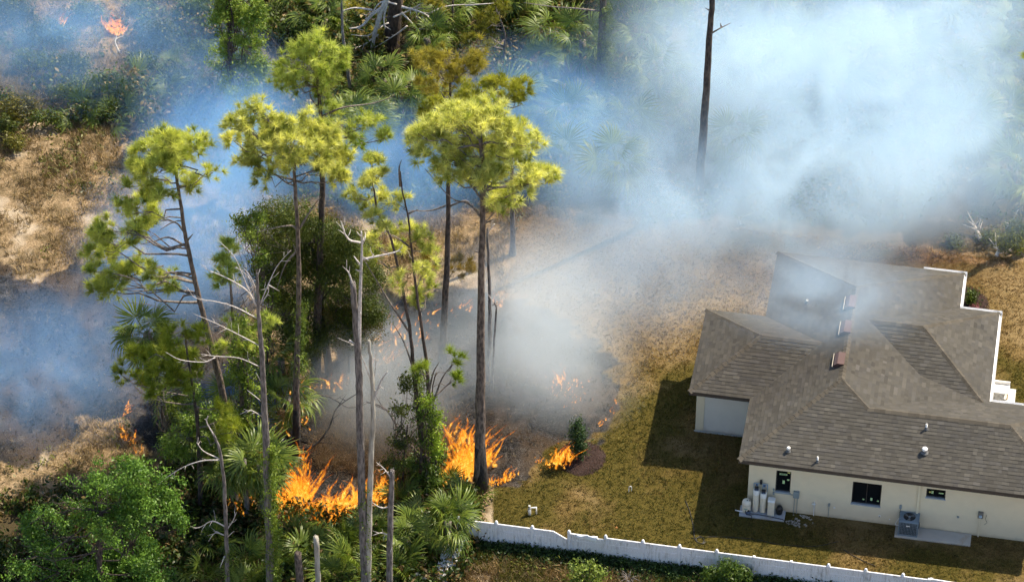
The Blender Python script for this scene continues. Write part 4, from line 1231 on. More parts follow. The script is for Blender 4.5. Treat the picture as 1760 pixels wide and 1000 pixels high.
conifer("sapling", [(752, 838), (748, 760), (745, 700), (743, 665), (750, 640)], .06, .02,
        [(780, 618, 9, 12), (776, 652, 9, 10), (722, 634, 9, 9), (718, 645, 8, 6)], (.12, .19, .015), (.30, .38, .05), "thin sapling with a few pale green tufts in front of the fire", None, M_BARKD, low=4.0, dens=1.6, cat="pine tree",
        bare=[[(745, 690), (760, 650), (778, 625)], [(747, 680), (765, 665), (775, 655)], [(744, 690), (730, 650), (724, 636)]])
conifer("sapling", [(770, 560), (766, 520), (772, 480), (786, 455)], .04, .015, [(790, 450, 13, 9), (802, 462, 8, 8), (778, 462, 10, 9), (735, 445, 8, 8)], (.14, .10, .012), (.32, .22, .04), "small scorched olive pine sapling between two trunks", None, M_BARKD, low=1.0, dens=1.4, cat="pine tree")
conifer("pine_tree", [(345, 870), (343, 800), (338, 720), (330, 660), (322, 610), (318, 570)], .13, .03,
        [(300, 572, 22, 12), (330, 580, 20, 12), (285, 590, 18, 10), (270, 608, 20, 12), (240, 605, 16, 10), (222, 612, 14, 10), (310, 615, 26, 12), (250, 630, 22, 10), (290, 640, 30, 12), (205, 638, 10, 8), (235, 652, 18, 10), (330, 640, 18, 12), (300, 665, 24, 12), (270, 675, 14, 10), (385, 715, 16, 14), (375, 700, 12, 12), (398, 735, 16, 12), (382, 750, 14, 8)],
        (.11, .17, .014), (.38, .42, .05), "low drooping pine under the leaning tall one", None, M_BARKD, low=3.0, dens=1.05)
conifer("pine_tree", [(424, 835), (418, 720), (409, 620), (400, 540), (396, 480), (392, 440)], .15, .04,
        [(392, 428, 14, 16), (378, 450, 14, 14), (402, 455, 12, 12), (385, 480, 14, 12), (420, 585, 14, 10), (428, 560, 12, 10), (405, 560, 12, 8), (428, 590, 12, 10), (372, 600, 10, 8), (465, 548, 8, 10)],
        *MG, "creeper-clad pine between the leaning pine and the dead tree", None, None, low=5.0, dens=1.1, vine=(1.0, 8.5, 380, .16))
conifer("pine_tree", [(672, 88), (676, 45), (681, 0), (686, -60), (688, -130), (690, -180)], .46, .15,
        [(690, -200, 70, 30), (630, -150, 50, 25), (760, -150, 50, 25), (645, 60, 14, 8), (625, 65, 12, 8), (745, 10, 14, 10), (610, 20, 12, 8)], *OL, "massive old trunk with bleached dead limbs at the top", None, M_BARKD, low=1.5, dens=.9)
conifer("pine_tree", [(863, 122), (866, 90), (868, 62), (860, 35), (852, 10), (848, -40)], .07, .02,
        [(850, 20, 14, 9), (835, 35, 12, 8), (862, 8, 12, 9), (826, 50, 9, 7), (845, 45, 10, 6), (800, 70, 10, 8), (838, 78, 10, 8)], (.11, .12, .012), (.27, .26, .04), "spindly pine with thin tufts above the olive crown", None, None, low=1.5, dens=1.2,
        bare=[[(866, 80), (850, 70), (838, 58)], [(866, 95), (845, 110), (825, 115)]])
conifer("pine_tree", [(777, 88), (777, 50), (778, 0), (778, -60)], .07, .04, [(778, -80, 20, 14)], *MG, "thin straight trunk above the olive crown", None, None, low=3.0)
conifer("pine_tree", [(606, 178), (600, 135), (593, 90), (588, 40), (586, -20)], .11, .05, [(586, -30, 26, 14), (600, -10, 20, 12)], *MG, "pale thin trunk beside the high dark-trunked pine", None, M_SNAG, low=3.0)
# the pine outside the frame whose shadow crosses the right-hand lawn
conifer("pine_tree", [(1822, 412), (1822, 330), (1823, 240), (1824, 150), (1824, 80)], .24, .07,
        [(1824, 60, 45, 25), (1860, 90, 40, 22), (1790, 95, 36, 20), (1824, 115, 44, 20), (1850, 140, 36, 16)], *MG, "pine just right of the frame whose shadow crosses the lawn", None, None, low=7.0, dens=1.0)

# ------------------------------------------------------------------ dead trees
def snag(name, pxs, r0, r1, label, mat, twigs=(), tmat=None, vine=None, group="dead snags", flat=True, tr=.026):
    P, Y = trunk_line(pxs, None); base = P[0]
    t = empty(name, (base[0], base[1], 0), 0, label, "dead tree", group); off = np.array([base[0], base[1], 0])
    rad = np.linspace(r0, r1, len(P)); rad[0] *= 1.25
    V, F = tube_np(P - off, rad, 10, .09)
    # splintered top
    top = P[-1] - off
    mb = MB().add(V, F, None, True)
    for i in range(4):
        a = i * 1.57 + RNG.uniform(0, 1); q = top + np.array([math.cos(a), math.sin(a), 0]) * rad[-1] * .7
        mb.tube([q - np.array([0, 0, .12]), q + np.array([0, 0, RNG.uniform(.02, .22)])], [rad[-1] * .3, .004], 4)
    mb.build("trunk", mat, t)
    for seg in twigs:
        th = tr
        if isinstance(seg[0], (int, float)): th, seg = seg[0], seg[1]
        n = len(seg); dy = RNG.uniform(-.5, .5)
        Q = [vp(x, y, Y + dy * k / n) - off for k, (x, y) in enumerate(seg)]
        Q = smooth_line(Q, 4) if n > 2 else np.array(Q)
        bb = MB().tube(Q, np.linspace(th, th * .3, len(Q)), 6)
        for k in range(2, len(Q) - 1):
            if RNG.random() < .55:
                d = (Q[k] - Q[k - 1]); d = d / (np.linalg.norm(d) + 1e-6) + RNG.normal(0, .75, 3); L = RNG.uniform(.15, .55)
                e = Q[k] + d / np.linalg.norm(d) * L
                bb.tube([Q[k], (Q[k] + e) / 2 + RNG.normal(0, .03, 3), e], [th * .4, th * .3, .004], 4)
        bb.build("branch", tmat or M_TWIG, t)
    if vine: add_vine(t, P, rad, off, *vine)
    return t
snag("snag", [(628, 1035), (626, 960), (622, 850), (618, 700), (616, 620), (611, 540), (606, 485)], .19, .12, "tall grey snag with broken top, left of the pale peeled one", M_SNAG,
     [(.10, [(617, 600), (618, 540), (620, 480), (622, 430), (621, 398)]), [(606, 490), (600, 470), (594, 462)], [(619, 417), (600, 412), (590, 395), (586, 380)], [(622, 446), (650, 440), (680, 433), (690, 426)], [(619, 455), (608, 440)], [(600, 585), (614, 592)]], vine=(1.0, 7.0, 60, .1), tr=.05)
snag("snag", [(632, 1035), (634, 900), (638, 790), (641, 720), (641, 670), (637, 620), (634, 585)], .145, .06, "pale peeled snag touching the tall grey one's right side", M_PALE,
     [(.06, [(640, 692), (655, 655), (666, 638)]), [(638, 655), (615, 600), (580, 580)], [(636, 615), (650, 620)], [(641, 660), (646, 625), (643, 600)]])
snag("snag", [(669, 1035), (670, 940), (672, 860), (674, 808)], .15, .10, "short grey snag with one bent twig near the fallen fence", M_SNAG,
     [[(673, 822), (660, 805), (647, 794)], [(671, 870), (655, 872), (638, 862)], [(670, 920), (655, 915), (640, 920)], [(668, 955), (674, 940)]], tr=.035)
snag("stump", [(516, 1040), (515, 1000), (512, 950)], .19, .15, "splintered brown stump leaning left at the bottom edge", M_BARK)
snag("stump", [(547, 1040), (546, 990), (543, 922)], .13, .115, "pale cut stump post right of the brown stump", M_PALE, [[(545, 935), (536, 930)]], tr=.02)
snag("dead_tree", [(465, 1040), (462, 900), (457, 760), (452, 640), (447, 570), (444, 520), (442, 470)], .19, .045, "dead tree with many bleached branches and creeper on its trunk", M_SNAG,
     [(.036, [(441, 526), (425, 500), (398, 482), (372, 470), (352, 462)]), [(438, 520), (424, 490), (416, 470), (402, 440), (374, 412)], [(444, 548), (405, 528), (370, 518), (336, 512), (322, 494)], [(438, 520), (430, 480), (405, 458)], [(442, 500), (430, 475), (420, 462)], [(448, 595), (410, 575), (370, 555), (330, 538)],
      [(446, 630), (410, 615), (370, 612), (345, 608)], [(370, 614), (350, 622), (310, 618), (285, 605)], [(448, 655), (440, 640)], [(445, 525), (460, 505), (462, 490)], [(448, 520), (465, 480), (478, 455), (500, 430)], [(462, 490), (480, 500)], [(450, 690), (425, 670)], [(450, 715), (430, 705), (412, 712)], [(441, 480), (447, 462)]], vine=(.5, 9.5, 560, .11, (.06, .11, .012), (.20, .27, .03)))
snag("dead_tree", [(392, 1040), (390, 960), (388, 890), (384, 820), (378, 775), (368, 748)], .11, .05, "thin dead sapling with curling white twigs before the palms", M_SNAG,
     [[(377, 790), (345, 792), (310, 805), (270, 832)], [(377, 788), (350, 775), (338, 760)], [(368, 748), (355, 725), (358, 715)], [(388, 905), (365, 895), (345, 905), (332, 908)], [(388, 912), (400, 895), (406, 880)], [(388, 920), (370, 915), (358, 930)], [(388, 925), (402, 912)], [(386, 955), (378, 975)]], tr=.032, vine=(1, 3.5, 60, .08))
snag("snag", [(838, 655), (842, 560), (840, 470), (838, 392)], .11, .05, "thin dead stem close behind the tallest pine's trunk", M_SNAG, [[(842, 520), (838, 512)], [(846, 525), (862, 516)], [(838, 400), (850, 385), (848, 390)]], tr=.03)
snag("snag", [(845, 670), (849, 600), (853, 535), (850, 520)], .06, .03, "thin forked dead stick right of the tallest pine", M_SNAG, [[(852, 528), (862, 518)], [(851, 522), (838, 505)]], tr=.025)
snag("stump", [(345, 812), (345, 785), (343, 758)], .10, .09, "short pale stump behind the thin dead sapling", M_PALE)
snag("stump", [(425, 900), (423, 850), (420, 790)], .12, .10, "grey trunk stub hidden between the palms on the left", M_SNAG)
# bleached limbs of the old tree at the top, hanging before its trunk
snag("dead_tree", [(640, 105), (640, 80), (646, 50), (655, 20), (668, -10)], .06, .16, "bleached dead limbs tangled in front of the massive trunk", M_TWIG,
     [(.11, [(662, 12), (640, 25), (622, 45), (600, 50)]), (.08, [(668, -5), (660, 30), (662, 50)]), (.07, [(690, 12), (720, 20), (740, 30)]), (.06, [(640, 18), (610, 14), (585, 20)]), [(735, 25), (765, 12), (800, 8)], [(725, 30), (740, 45), (745, 44)], [(650, 60), (620, 80), (590, 85)], [(700, 45), (680, 60), (640, 85)], [(720, 35), (715, 28)], [(800, 10), (850, 6)], [(682, 8), (655, 4), (636, 28), (628, 32)], (.06, [(690, 22), (708, 40), (722, 55)]), [(676, 30), (700, 20), (722, 8)], [(668, 40), (650, 48), (632, 62), (604, 60)]], group=None, tr=.05)

# ------------------------------------------------------------------ palms
def frond_mesh(seed, L=.85, nb=22, pet=.7, droop=.35, dead=False):
    g = np.random.default_rng(seed)
    V, F, C = [], [], []
    ca, cb = (np.array((.055, .095, .016)), np.array((.15, .20, .03)))
    if dead: ca, cb = np.array((.16, .10, .045)), np.array((.34, .24, .12))
    # petiole along +x rising
    pw = .012
    for i, x in enumerate((0, pet * .5, pet)):
        z = -.05 * (x / pet) ** 2
        V += [(x, -pw, z), (x, pw, z), (x, 0, z - .015)]; C += [ca * 1.6] * 3
    for i in range(2):
        a = i * 3
        F += [(a, a + 3, a + 4), (a, a + 4, a + 1), (a + 1, a + 4, a + 5), (a + 1, a + 5, a + 2), (a + 2, a + 5, a + 3), (a + 2, a + 3, a)]
    hub = np.array([pet, 0, -.05])
    for k in range(nb):
        t = k / (nb - 1) * 2 - 1
        an = t * 1.95 + g.normal(0, .06)
        l = L * (1 - .28 * abs(t) ** 2) * g.uniform(.8, 1.08)
        d = np.array([math.cos(an), math.sin(an), .12 - .10 * abs(t)])
        sd = np.array([-math.sin(an), math.cos(an), 0])
        w = .030 * L / .85
        dr = droop * g.uniform(.6, 1.3)
        col_ = ca + (cb - ca) * g.uniform(0, 1)
        p0 = hub; p1 = hub + d * l * .5 + np.array([0, 0, .02 - dr * .10 * l]); p2 = hub + d * l * .80 + np.array([0, 0, -dr * .34 * l]); p3 = hub + d * l * .97 + np.array([0, 0, -dr * .75 * l])
        b0 = len(V)
        V += [p0, p1 - sd * w, p1 + np.array([0, 0, -.012]), p1 + sd * w, p2 - sd * w * .6, p2 + sd * w * .6, p3]
        C += [col_ * 1.1] + [col_] * 5 + [np.array((.26, .20, .05)) if not dead and g.random() < .45 else col_ * 1.3]
        F += [(b0, b0 + 1, b0 + 2), (b0, b0 + 2, b0 + 3), (b0 + 1, b0 + 4, b0 + 2), (b0 + 2, b0 + 4, b0 + 5), (b0 + 2, b0 + 5, b0 + 3), (b0 + 4, b0 + 6, b0 + 5)]
    me = np_mesh("frond", np.array(V), np.array(F), np.clip(np.array(C), 0, 1)); me.materials.append(M_FROND)
    return me
FR = [frond_mesh(s, .85, 22, .75, .55) for s in range(3)] + [frond_mesh(10 + s, .85, 19, .7, 1.05) for s in range(3)]
FRD = [frond_mesh(40 + s, .75, 18, .6, 1.2, True) for s in range(2)]
FRS = [frond_mesh(70 + s, .62, 13, .40, .2) for s in range(3)]        # palmetto, stiffer
pr_ = random.Random(3)
def palm(name, x, y, h, n, scale, label, group=None, dead=3, px_base=True, r=.17, fr=None, cat="palm", spread=(-1.05, 1.2), lean=(0, 0), trunk=True):
    p = at(x, y)
    t = empty(name, (p[0], p[1], 0), 0, label, cat, group)
    if trunk:
        P = np.array([[0, 0, -.15], [lean[0] * .3, lean[1] * .3, h * .4], [lean[0], lean[1], h]])
        P = smooth_line(P, 4)
        V, F = tube_np(P, np.linspace(r * 1.1, r, len(P)), 9, .16); MB().add(V, F, None, True).build("trunk", M_PALMT, t)
    for i in range(n + dead):
        isd = i >= n
        me = pr_.choice(FRD) if isd else pr_.choice(fr or FR)
        o = bpy.data.objects.new("dead_frond" if isd else "frond", me); col.objects.link(o); o.parent = t
        az = i * 2.399963 + pr_.uniform(-.3, .3)
        f = (i + .5) / n
        el = spread[1] + (spread[0] - spread[1]) * f ** .85 + pr_.gauss(0, .16) if not isd else pr_.uniform(-1.35, -.9)
        s = scale * pr_.uniform(.70, 1.15) * (.85 if isd else 1)
        o.location = (lean[0], lean[1], h + pr_.uniform(-.1, .12) - (.15 if isd else 0))
        o.rotation_mode = 'QUATERNION'
        q = Quaternion((0, 0, 1), az) @ Quaternion((0, 1, 0), -el) @ Quaternion((1, 0, 0), pr_.uniform(-.9, .9))
        o.rotation_quaternion = q
        o.scale = (s, s, s)
    return t
palm("cabbage_palm", 770, 940, 1.6, 28, 1.2, "big cabbage palm spreading over the fence's left end", "near palms", 5)
palm("cabbage_palm", 700, 955, 1.1, 18, 1.0, "low palm left of the one over the fence", "near palms", 2)
palm("cabbage_palm", 455, 900, 3.6, 32, 1.3, "cabbage palm in front of the largest fire", "near palms", 4)
palm("cabbage_palm", 405, 880, 2.9, 24, 1.15, "cabbage palm left of the one before the largest fire", "near palms", 4)
palm("cabbage_palm", 292, 775, 7.2, 26, 1.15, "cabbage palm with brown dead fronds at the leaning pine", "near palms", 8, lean=(-.55, 0))
palm("cabbage_palm", 497, 745, 2.2, 18, 1.2, "scorched palm with hanging dead fronds by the dark trunk", "near palms", 9)
palm("cabbage_palm", 487, 690, 2.6, 20, 1.25, "olive palm behind the dead tree with creeper", "near palms", 3)
palm("cabbage_palm", 405, 735, 1.8, 22, 1.2, "palm under the leaning pine's trunk", "near palms", 3)
palm("cabbage_palm", 330, 790, 1.6, 20, 1.15, "palm left of the leaning pine's foot", "near palms", 5)
palm("cabbage_palm", 375, 800, 2.2, 20, 1.15, "palm directly before the leaning pine's foot", "near palms", 4)
palm("cabbage_palm", 310, 725, 1.4, 16, 1.1, "palm beside the left grass fire", "near palms", 4)
for i, (x, y, s, lb) in enumerate(((600, 985, 1.25, "palmetto between the pale cut stump and the tall snag"), (570, 1005, 1.1, "palmetto at the foot of the pale cut stump"), (690, 1000, 1.2, "palmetto right of the short grey snag"), (655, 975, 1.1, "palmetto behind the short grey snag"), (590, 945, 1.1, "palmetto in shade under the largest fire"),
      (425, 985, 1.2, "palmetto right of the thin dead sapling"), (350, 1000, 1.2, "palmetto left of the thin dead sapling"), (490, 985, 1.05, "palmetto right of the creeper-clad dead trunk"), (725, 915, 1.2, "palmetto behind the big palm at the fence"), (690, 880, 1.1, "dark palmetto right of the snags by the fire"),
      (640, 930, 1.1, "palmetto hidden behind the tall snags"), (800, 880, 1.15, "palmetto with yellow fronds at the tallest pine's foot"), (540, 960, 1.0, "palmetto behind the two stumps"), (365, 940, 1.1, "shaded palmetto behind the dead sapling"), (770, 845, 1.1, "palmetto left of the tallest pine's foot"),
      (440, 1010, 1.1, "palmetto at the bottom edge beside the dead trunk"), (500, 940, 1.0, "scorched palmetto below the largest fire"))):
    palm("saw_palmetto", x, y, .25, 17, s, lb, "palmettos along the bottom", 1, fr=FRS + FR[:2], cat="palmetto", spread=(.05, 1.35), trunk=False)
bgp = [(660, 190, "beneath the massive trunk"), (712, 210, "right of the massive trunk"), (622, 225, "left under the massive trunk"), (765, 70, "above the olive crown"), (735, 130, "in the gap by the massive trunk"), (930, 150, "right of the spindly pine"), (955, 85, "above right of the spindly pine"), (1000, 130, "left of the creeper-wrapped trunk"), (1030, 250, "below the creeper-wrapped trunk"), (1078, 260, "in thin smoke right of the wrapped trunk"),
       (975, 240, "in blue haze left of the smoke"), (890, 215, "behind the crown of the far pine"), (1100, 90, "right of the creeper-wrapped trunk"), (690, 235, "in the blue smoke above the slim pines"), (640, 262, "left in the blue smoke"), (600, 265, "at the edge of the blue smoke"), (1070, 30, "at the top edge by the wrapped trunk"), (905, 40, "at the top right of the spindly pine"), (830, 20, "at the top edge above the crowns"), (560, 70, "left of the pale thin trunk"), (575, 20, "at the top left of the massive trunk"), (960, 310, "at the lawn's back edge"), (1060, 335, "at the lawn's back edge in smoke"), (1130, 180, "in the smoke left of the bare trunk"),
       (1180, 235, "left of the bare trunk"), (1262, 165, "right of the bare trunk"), (1345, 225, "in the thick smoke"), (1315, 50, "at the top of the thick smoke"), (1260, 300, "behind the lawn in smoke"), (1640, 190, "in thin smoke at the right"), (1700, 160, "at the right edge of the smoke"), (1725, 240, "by the right edge, pale in smoke"), (1745, 90, "at the right edge near the top"), (1660, 260, "right of the thick smoke"), (1560, 110, "buried in the thick smoke"), (1480, 80, "at the top in thick smoke"), (1440, 200, "in the middle of the thick smoke"), (1500, 270, "above the house roof in smoke"), (1150, 60, "at the top left of the thick smoke"), (1740, 330, "above the brush pile"), (1600, 40, "at the top right in smoke"), (1380, 120, "in the middle top of the smoke")]
for i, (x, y, wh) in enumerate(bgp):
    palm("cabbage_palm", x, y, pr_.uniform(.7, 2.6), 20, pr_.uniform(1.1, 1.5), "forest palm " + wh, "palms of the forest behind", 2)
for x, y, wh in ((225, 165, "at the fork of the left thicket"), (285, 178, "at the right end of the left thicket"), (150, 205, "at the left end of the left thicket"), (200, 205, "in the middle of the left thicket"), (300, 120, "in the dark gap right of the burning bush"), (480, 40, "right of the ivy column"), (350, 40, "left of the ivy column"), (520, 20, "at the top right of the ivy column")):
    palm("saw_palmetto", x, y, .3, 16, 1.2, "palmetto " + wh, "palmettos of the left thicket", 2, fr=FRS + FR[:2], cat="palmetto", spread=(0, 1.3), trunk=False)

# ------------------------------------------------------------------ broadleaf trees and shrubs
def broadleaf(name, base, top, blobs, label, cat, ca, cb, variants, dens, r=.12, group=None, size=1.0, shell=.5, jit=1.0, mat=None, depth=.8, gaps=.43):
    p = at(*base); t = empty(name, (p[0], p[1], 0), 0, label, cat, group); off = np.array([p[0], p[1], 0.0])
    B = px_blobs(blobs, p[1], jit, depth)
    T = vp(top[0], top[1], p[1]) - off
    mb = MB(); P = smooth_line([(0, 0, -.1), (T[0] * .4, 0, T[2] * .45), tuple(T)], 4)
    mb.tube(P, np.linspace(r, r * .45, len(P)), 8, jitter=.06)
    for c, rr in B:
        c = c.copy(); c[2] = max(c[2], .3)
        q = P[int(RNG.integers(len(P) // 3, len(P)))]
        LP = limb(mb, q, c - off, r * .24, .014, .2, .5)
        for k in range(5):
            d = RNG.normal(0, .6, 3) * np.array(rr); limb(mb, LP[int(RNG.integers(2, 6))], c - off + d, .016, .005, .1, .5, 4)
    mb.build("trunk", mat or M_BARKD, t)
    leaf_cloud("crown", [(np.maximum(c - off, [-99, -99, .15]), rr) for c, rr in B], dens, variants, ca, cb, M_LEAF, t, size, shell, gaps)
    return t
broadleaf("oak", (170, 1030), (175, 880), [(205, 812, 42, 24), (250, 830, 44, 26), (290, 850, 30, 26), (160, 845, 36, 24), (215, 860, 50, 28), (265, 890, 44, 28), (115, 850, 24, 22), (95, 865, 30, 24), (60, 900, 24, 20), (140, 890, 44, 28), (200, 910, 50, 30), (90, 930, 44, 26), (150, 950, 50, 30), (230, 950, 46, 30), (45, 960, 30, 26), (100, 985, 50, 30), (180, 995, 50, 30), (260, 990, 40, 30), (30, 1000, 24, 20), (300, 900, 20, 20)],
          "large bright green oak filling the lower left corner", "oak tree", (.035, .095, .012), (.16, .29, .04), LEAFS, 84, .16, None, 1.0, .3, 1.8, gaps=.52)
broadleaf("cedar", (566, 642), (540, 430), [(480, 370, 34, 22), (520, 385, 40, 26), (455, 400, 30, 26), (430, 395, 22, 16), (490, 420, 44, 30), (560, 400, 34, 28), (595, 420, 34, 28), (540, 450, 50, 34), (470, 460, 36, 34), (620, 450, 34, 28), (590, 480, 44, 34), (500, 500, 44, 36), (640, 480, 22, 26), (550, 530, 44, 36), (610, 530, 40, 30), (490, 560, 36, 34), (640, 540, 22, 26), (590, 570, 36, 28), (520, 590, 40, 30)],
          "dense dark green cedar behind the two middle pines", "cedar tree", (.030, .056, .010), (.13, .155, .020), LEAFS_FINE, 90, .2, None, 1.15, .4, 1.2, gaps=.34)
broadleaf("cedar", (600, 640), (600, 570), [(590, 540, 30, 22), (620, 555, 26, 24), (580, 575, 30, 22), (610, 590, 34, 22), (640, 570, 18, 20)], "olive rusty cedar bush at the foot of the dense one", "cedar tree", (.075, .060, .010), (.17, .13, .022), LEAFS_FINE, 60, .08, None, 1.1)
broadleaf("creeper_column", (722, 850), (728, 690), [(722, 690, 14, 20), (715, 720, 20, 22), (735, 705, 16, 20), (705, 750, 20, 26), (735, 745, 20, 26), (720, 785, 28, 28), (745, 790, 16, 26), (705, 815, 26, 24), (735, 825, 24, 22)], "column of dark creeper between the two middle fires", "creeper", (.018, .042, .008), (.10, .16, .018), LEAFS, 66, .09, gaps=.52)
broadleaf("creeper_column", (735, 852), (738, 720), [(735, 690, 8, 12), (748, 720, 12, 16), (745, 750, 12, 20), (750, 775, 10, 16)], "bright yellow-green creeper at the front of the dark column", "creeper", (.12, .20, .012), (.28, .38, .035), LEAFS, 60, .04)
broadleaf("creeper_column", (398, 205), (394, -40), [(385, 10, 18, 24), (390, 45, 20, 26), (412, 20, 18, 30), (420, 60, 18, 30), (392, 85, 18, 24), (405, 115, 22, 26), (428, 100, 16, 30), (395, 150, 18, 22), (425, 150, 18, 24), (390, -30, 20, 26), (410, 180, 22, 18), (440, 60, 18, 40), (445, 120, 18, 30), (375, 50, 14, 30), (370, 110, 14, 26), (440, 20, 18, 24)], "tall trunk swathed in pale green creeper at the top left", "creeper", (.08, .15, .018), (.28, .36, .05), LEAFS, 80, .2)
broadleaf("columnar_shrub", (993, 790), (993, 735), [(992, 732, 6, 8), (992, 745, 8, 10), (994, 758, 9, 10), (995, 772, 10, 10)], "narrow dark green shrub standing on the mulch ring", "shrub", (.016, .040, .012), (.055, .10, .028), LEAFS, 190, .03, None, .9, .4, .05)
broadleaf("bed_shrub", (1668, 524), (1669, 508), [(1669, 508, 7, 7), (1668, 514, 8, 5)], "small green shrub on the mulch bed by the east wall", "shrub", (.03, .06, .01), (.10, .15, .02), LEAFS, 180, .02, None, .8, .4, .05)
broadleaf("flowering_plant", (1675, 536), (1675, 529), [(1675, 529, 6, 4)], "small pink flowering plant on the mulch bed", "plant", (.14, .04, .05), (.40, .16, .20), LEAFS, 200, .015, None, .6, .4, .05)
broadleaf("weed_shrub", (1005, 1015), (1002, 975), [(985, 975, 9, 10), (1000, 985, 14, 14), (1018, 978, 12, 10), (1035, 985, 9, 8), (990, 995, 14, 12), (1015, 1000, 18, 12)], "leggy pale green shrub before the fence at the bottom edge", "shrub", (.09, .14, .018), (.27, .34, .07), LEAFS_BIG, 46, .03, None, .75, .3, .2)
broadleaf("weed_shrub", (1252, 1010), (1250, 985), [(1222, 990, 14, 10), (1250, 975, 14, 10), (1262, 985, 18, 14), (1280, 990, 12, 10), (1245, 998, 24, 12)], "dark green shrub against the fence at the bottom", "shrub", (.025, .06, .01), (.11, .17, .02), LEAFS, 90, .03, None, .9, .3, .2)
for x, y, rx, ry, ca, cb, lb in ((170, 150, 60, 22, (.03, .06, .01), (.13, .17, .025), "wide green bush in the middle of the left thicket"), (205, 190, 40, 16, (.03, .06, .01), (.12, .16, .02), "green bush below the wide one in the left thicket"), (35, 185, 40, 20, (.06, .06, .010), (.17, .15, .025), "olive bush at the left edge"), (10, 215, 20, 16, (.03, .05, .01), (.10, .12, .02), "dark bush at the far left edge"),
      (25, 245, 22, 12, (.08, .08, .012), (.18, .17, .03), "low yellowish bush under the olive one"), (120, 110, 40, 16, (.03, .05, .012), (.10, .13, .025), "hazy bush above the left thicket"), (80, 60, 60, 22, (.03, .05, .015), (.09, .12, .03), "bush left of the small flame at the top"), (270, 60, 34, 26, (.03, .045, .01), (.10, .11, .02), "dark bush right of the burning bush"), (25, 20, 40, 18, (.03, .05, .015), (.09, .11, .03), "bush in the top left corner"),
      (330, 20, 34, 22, (.025, .05, .012), (.09, .14, .025), "green bush left of the ivy column's top"), (470, 30, 40, 22, (.025, .05, .012), (.09, .12, .025), "bush between the ivy column and the high pine"), (520, 60, 40, 24, (.02, .045, .01), (.08, .12, .02), "dark bush behind the high pine's crown"), (300, 130, 30, 18, (.02, .035, .01), (.07, .09, .02), "dark bush left of the blue smoke"),
      (1735, 420, 30, 14, (.06, .07, .01), (.20, .21, .03), "yellow-green bush right of the debris"), (1700, 405, 20, 10, (.06, .08, .01), (.19, .21, .03), "small bush above the dirt bank"), (1640, 415, 18, 9, (.05, .07, .015), (.16, .18, .03), "faint bush left of the forked branch"), (1750, 395, 30, 14, (.03, .05, .01), (.12, .14, .02), "green bush at the right edge by the debris"),
      (620, 340, 26, 18, (.05, .09, .015), (.16, .22, .04), "pale green bush behind the slim pines"), (680, 345, 30, 14, (.04, .07, .015), (.13, .18, .03), "hazy bush at the back of the burnt ground")):
    broadleaf("bush", (x, y + ry), (x, y), [(x - rx * .5, y, rx * .5, ry * .8), (x + rx * .45, y + 2, rx * .5, ry * .8), (x, y - ry * .3, rx * .5, ry * .7), (x + rx * .1, y + ry * .4, rx * .7, ry * .5)], lb, "bush", ca, cb, LEAFS, 42, .04, "bushes of the woods and field", 1.1, .4, .5)

for base, top, bl, lb, ca, cb in (
    ((350, 850), (340, 700), [(335, 690, 22, 20), (355, 720, 20, 18), (320, 735, 24, 18), (300, 770, 26, 18), (345, 765, 24, 18)], "leafy green sapling left of the leaning pine's foot", (.05, .10, .012), (.20, .30, .035)),
    ((430, 840), (425, 640), [(420, 560, 14, 16), (432, 600, 16, 18), (412, 640, 18, 18), (430, 680, 16, 20), (405, 600, 14, 14), (420, 720, 18, 20)], "yellow-green sapling wrapped round the creeper-clad pine", (.08, .14, .012), (.28, .36, .04)),
    ((285, 800), (275, 660), [(270, 600, 20, 16), (250, 640, 20, 14), (285, 640, 24, 18), (300, 690, 24, 18), (265, 680, 18, 14)], "olive green sapling under the leftmost pine", (.05, .09, .010), (.19, .24, .03)),
    ((455, 700), (470, 500), [(415, 385, 18, 14), (440, 370, 16, 14), (430, 415, 16, 16), (450, 440, 16, 18), (465, 500, 18, 24), (455, 560, 16, 20)], "pale green young tree left of the dense cedar", (.06, .11, .012), (.22, .29, .035)),
    ((690, 850), (700, 730), [(690, 700, 14, 16), (700, 660, 10, 14), (690, 760, 20, 20), (675, 800, 20, 20)], "dim scrubby sapling left of the dark creeper column", (.03, .05, .010), (.11, .13, .02))):
    broadleaf("sapling_tree", base, top, bl, lb, "sapling", ca, cb, LEAFS, 70, .06, "leafy saplings among the trunks", 1.0, .3, .8)
for x, y, rx, ry, lb in ((60, 105, 40, 16, "hazy scrub left of the thicket"), (110, 160, 30, 14, "green scrub at the thicket's left shoulder"), (245, 110, 30, 18, "green scrub below the burning bush"), (150, 20, 34, 16, "scrub left of the burning bush's top"), (240, 15, 26, 14, "scrub right of the burning bush's top"), (330, 190, 26, 14, "scrub at the right end of the thicket"), (80, 205, 30, 12, "low scrub below the olive bush"), (300, 235, 24, 10, "low scrub in the blue smoke"), (440, 230, 26, 14, "scrub in the blue smoke column"), (350, 90, 26, 18, "dark scrub left of the creeper trunk")):
    broadleaf("bush", (x, y + ry), (x, y), [(x - rx * .5, y, rx * .5, ry * .8), (x + rx * .45, y + 2, rx * .5, ry * .8), (x, y - ry * .3, rx * .5, ry * .7)], lb, "bush", (.035, .06, .010), (.14, .18, .03), LEAFS, 46, .04, "bushes of the woods and field", 1.1, .4, .5)
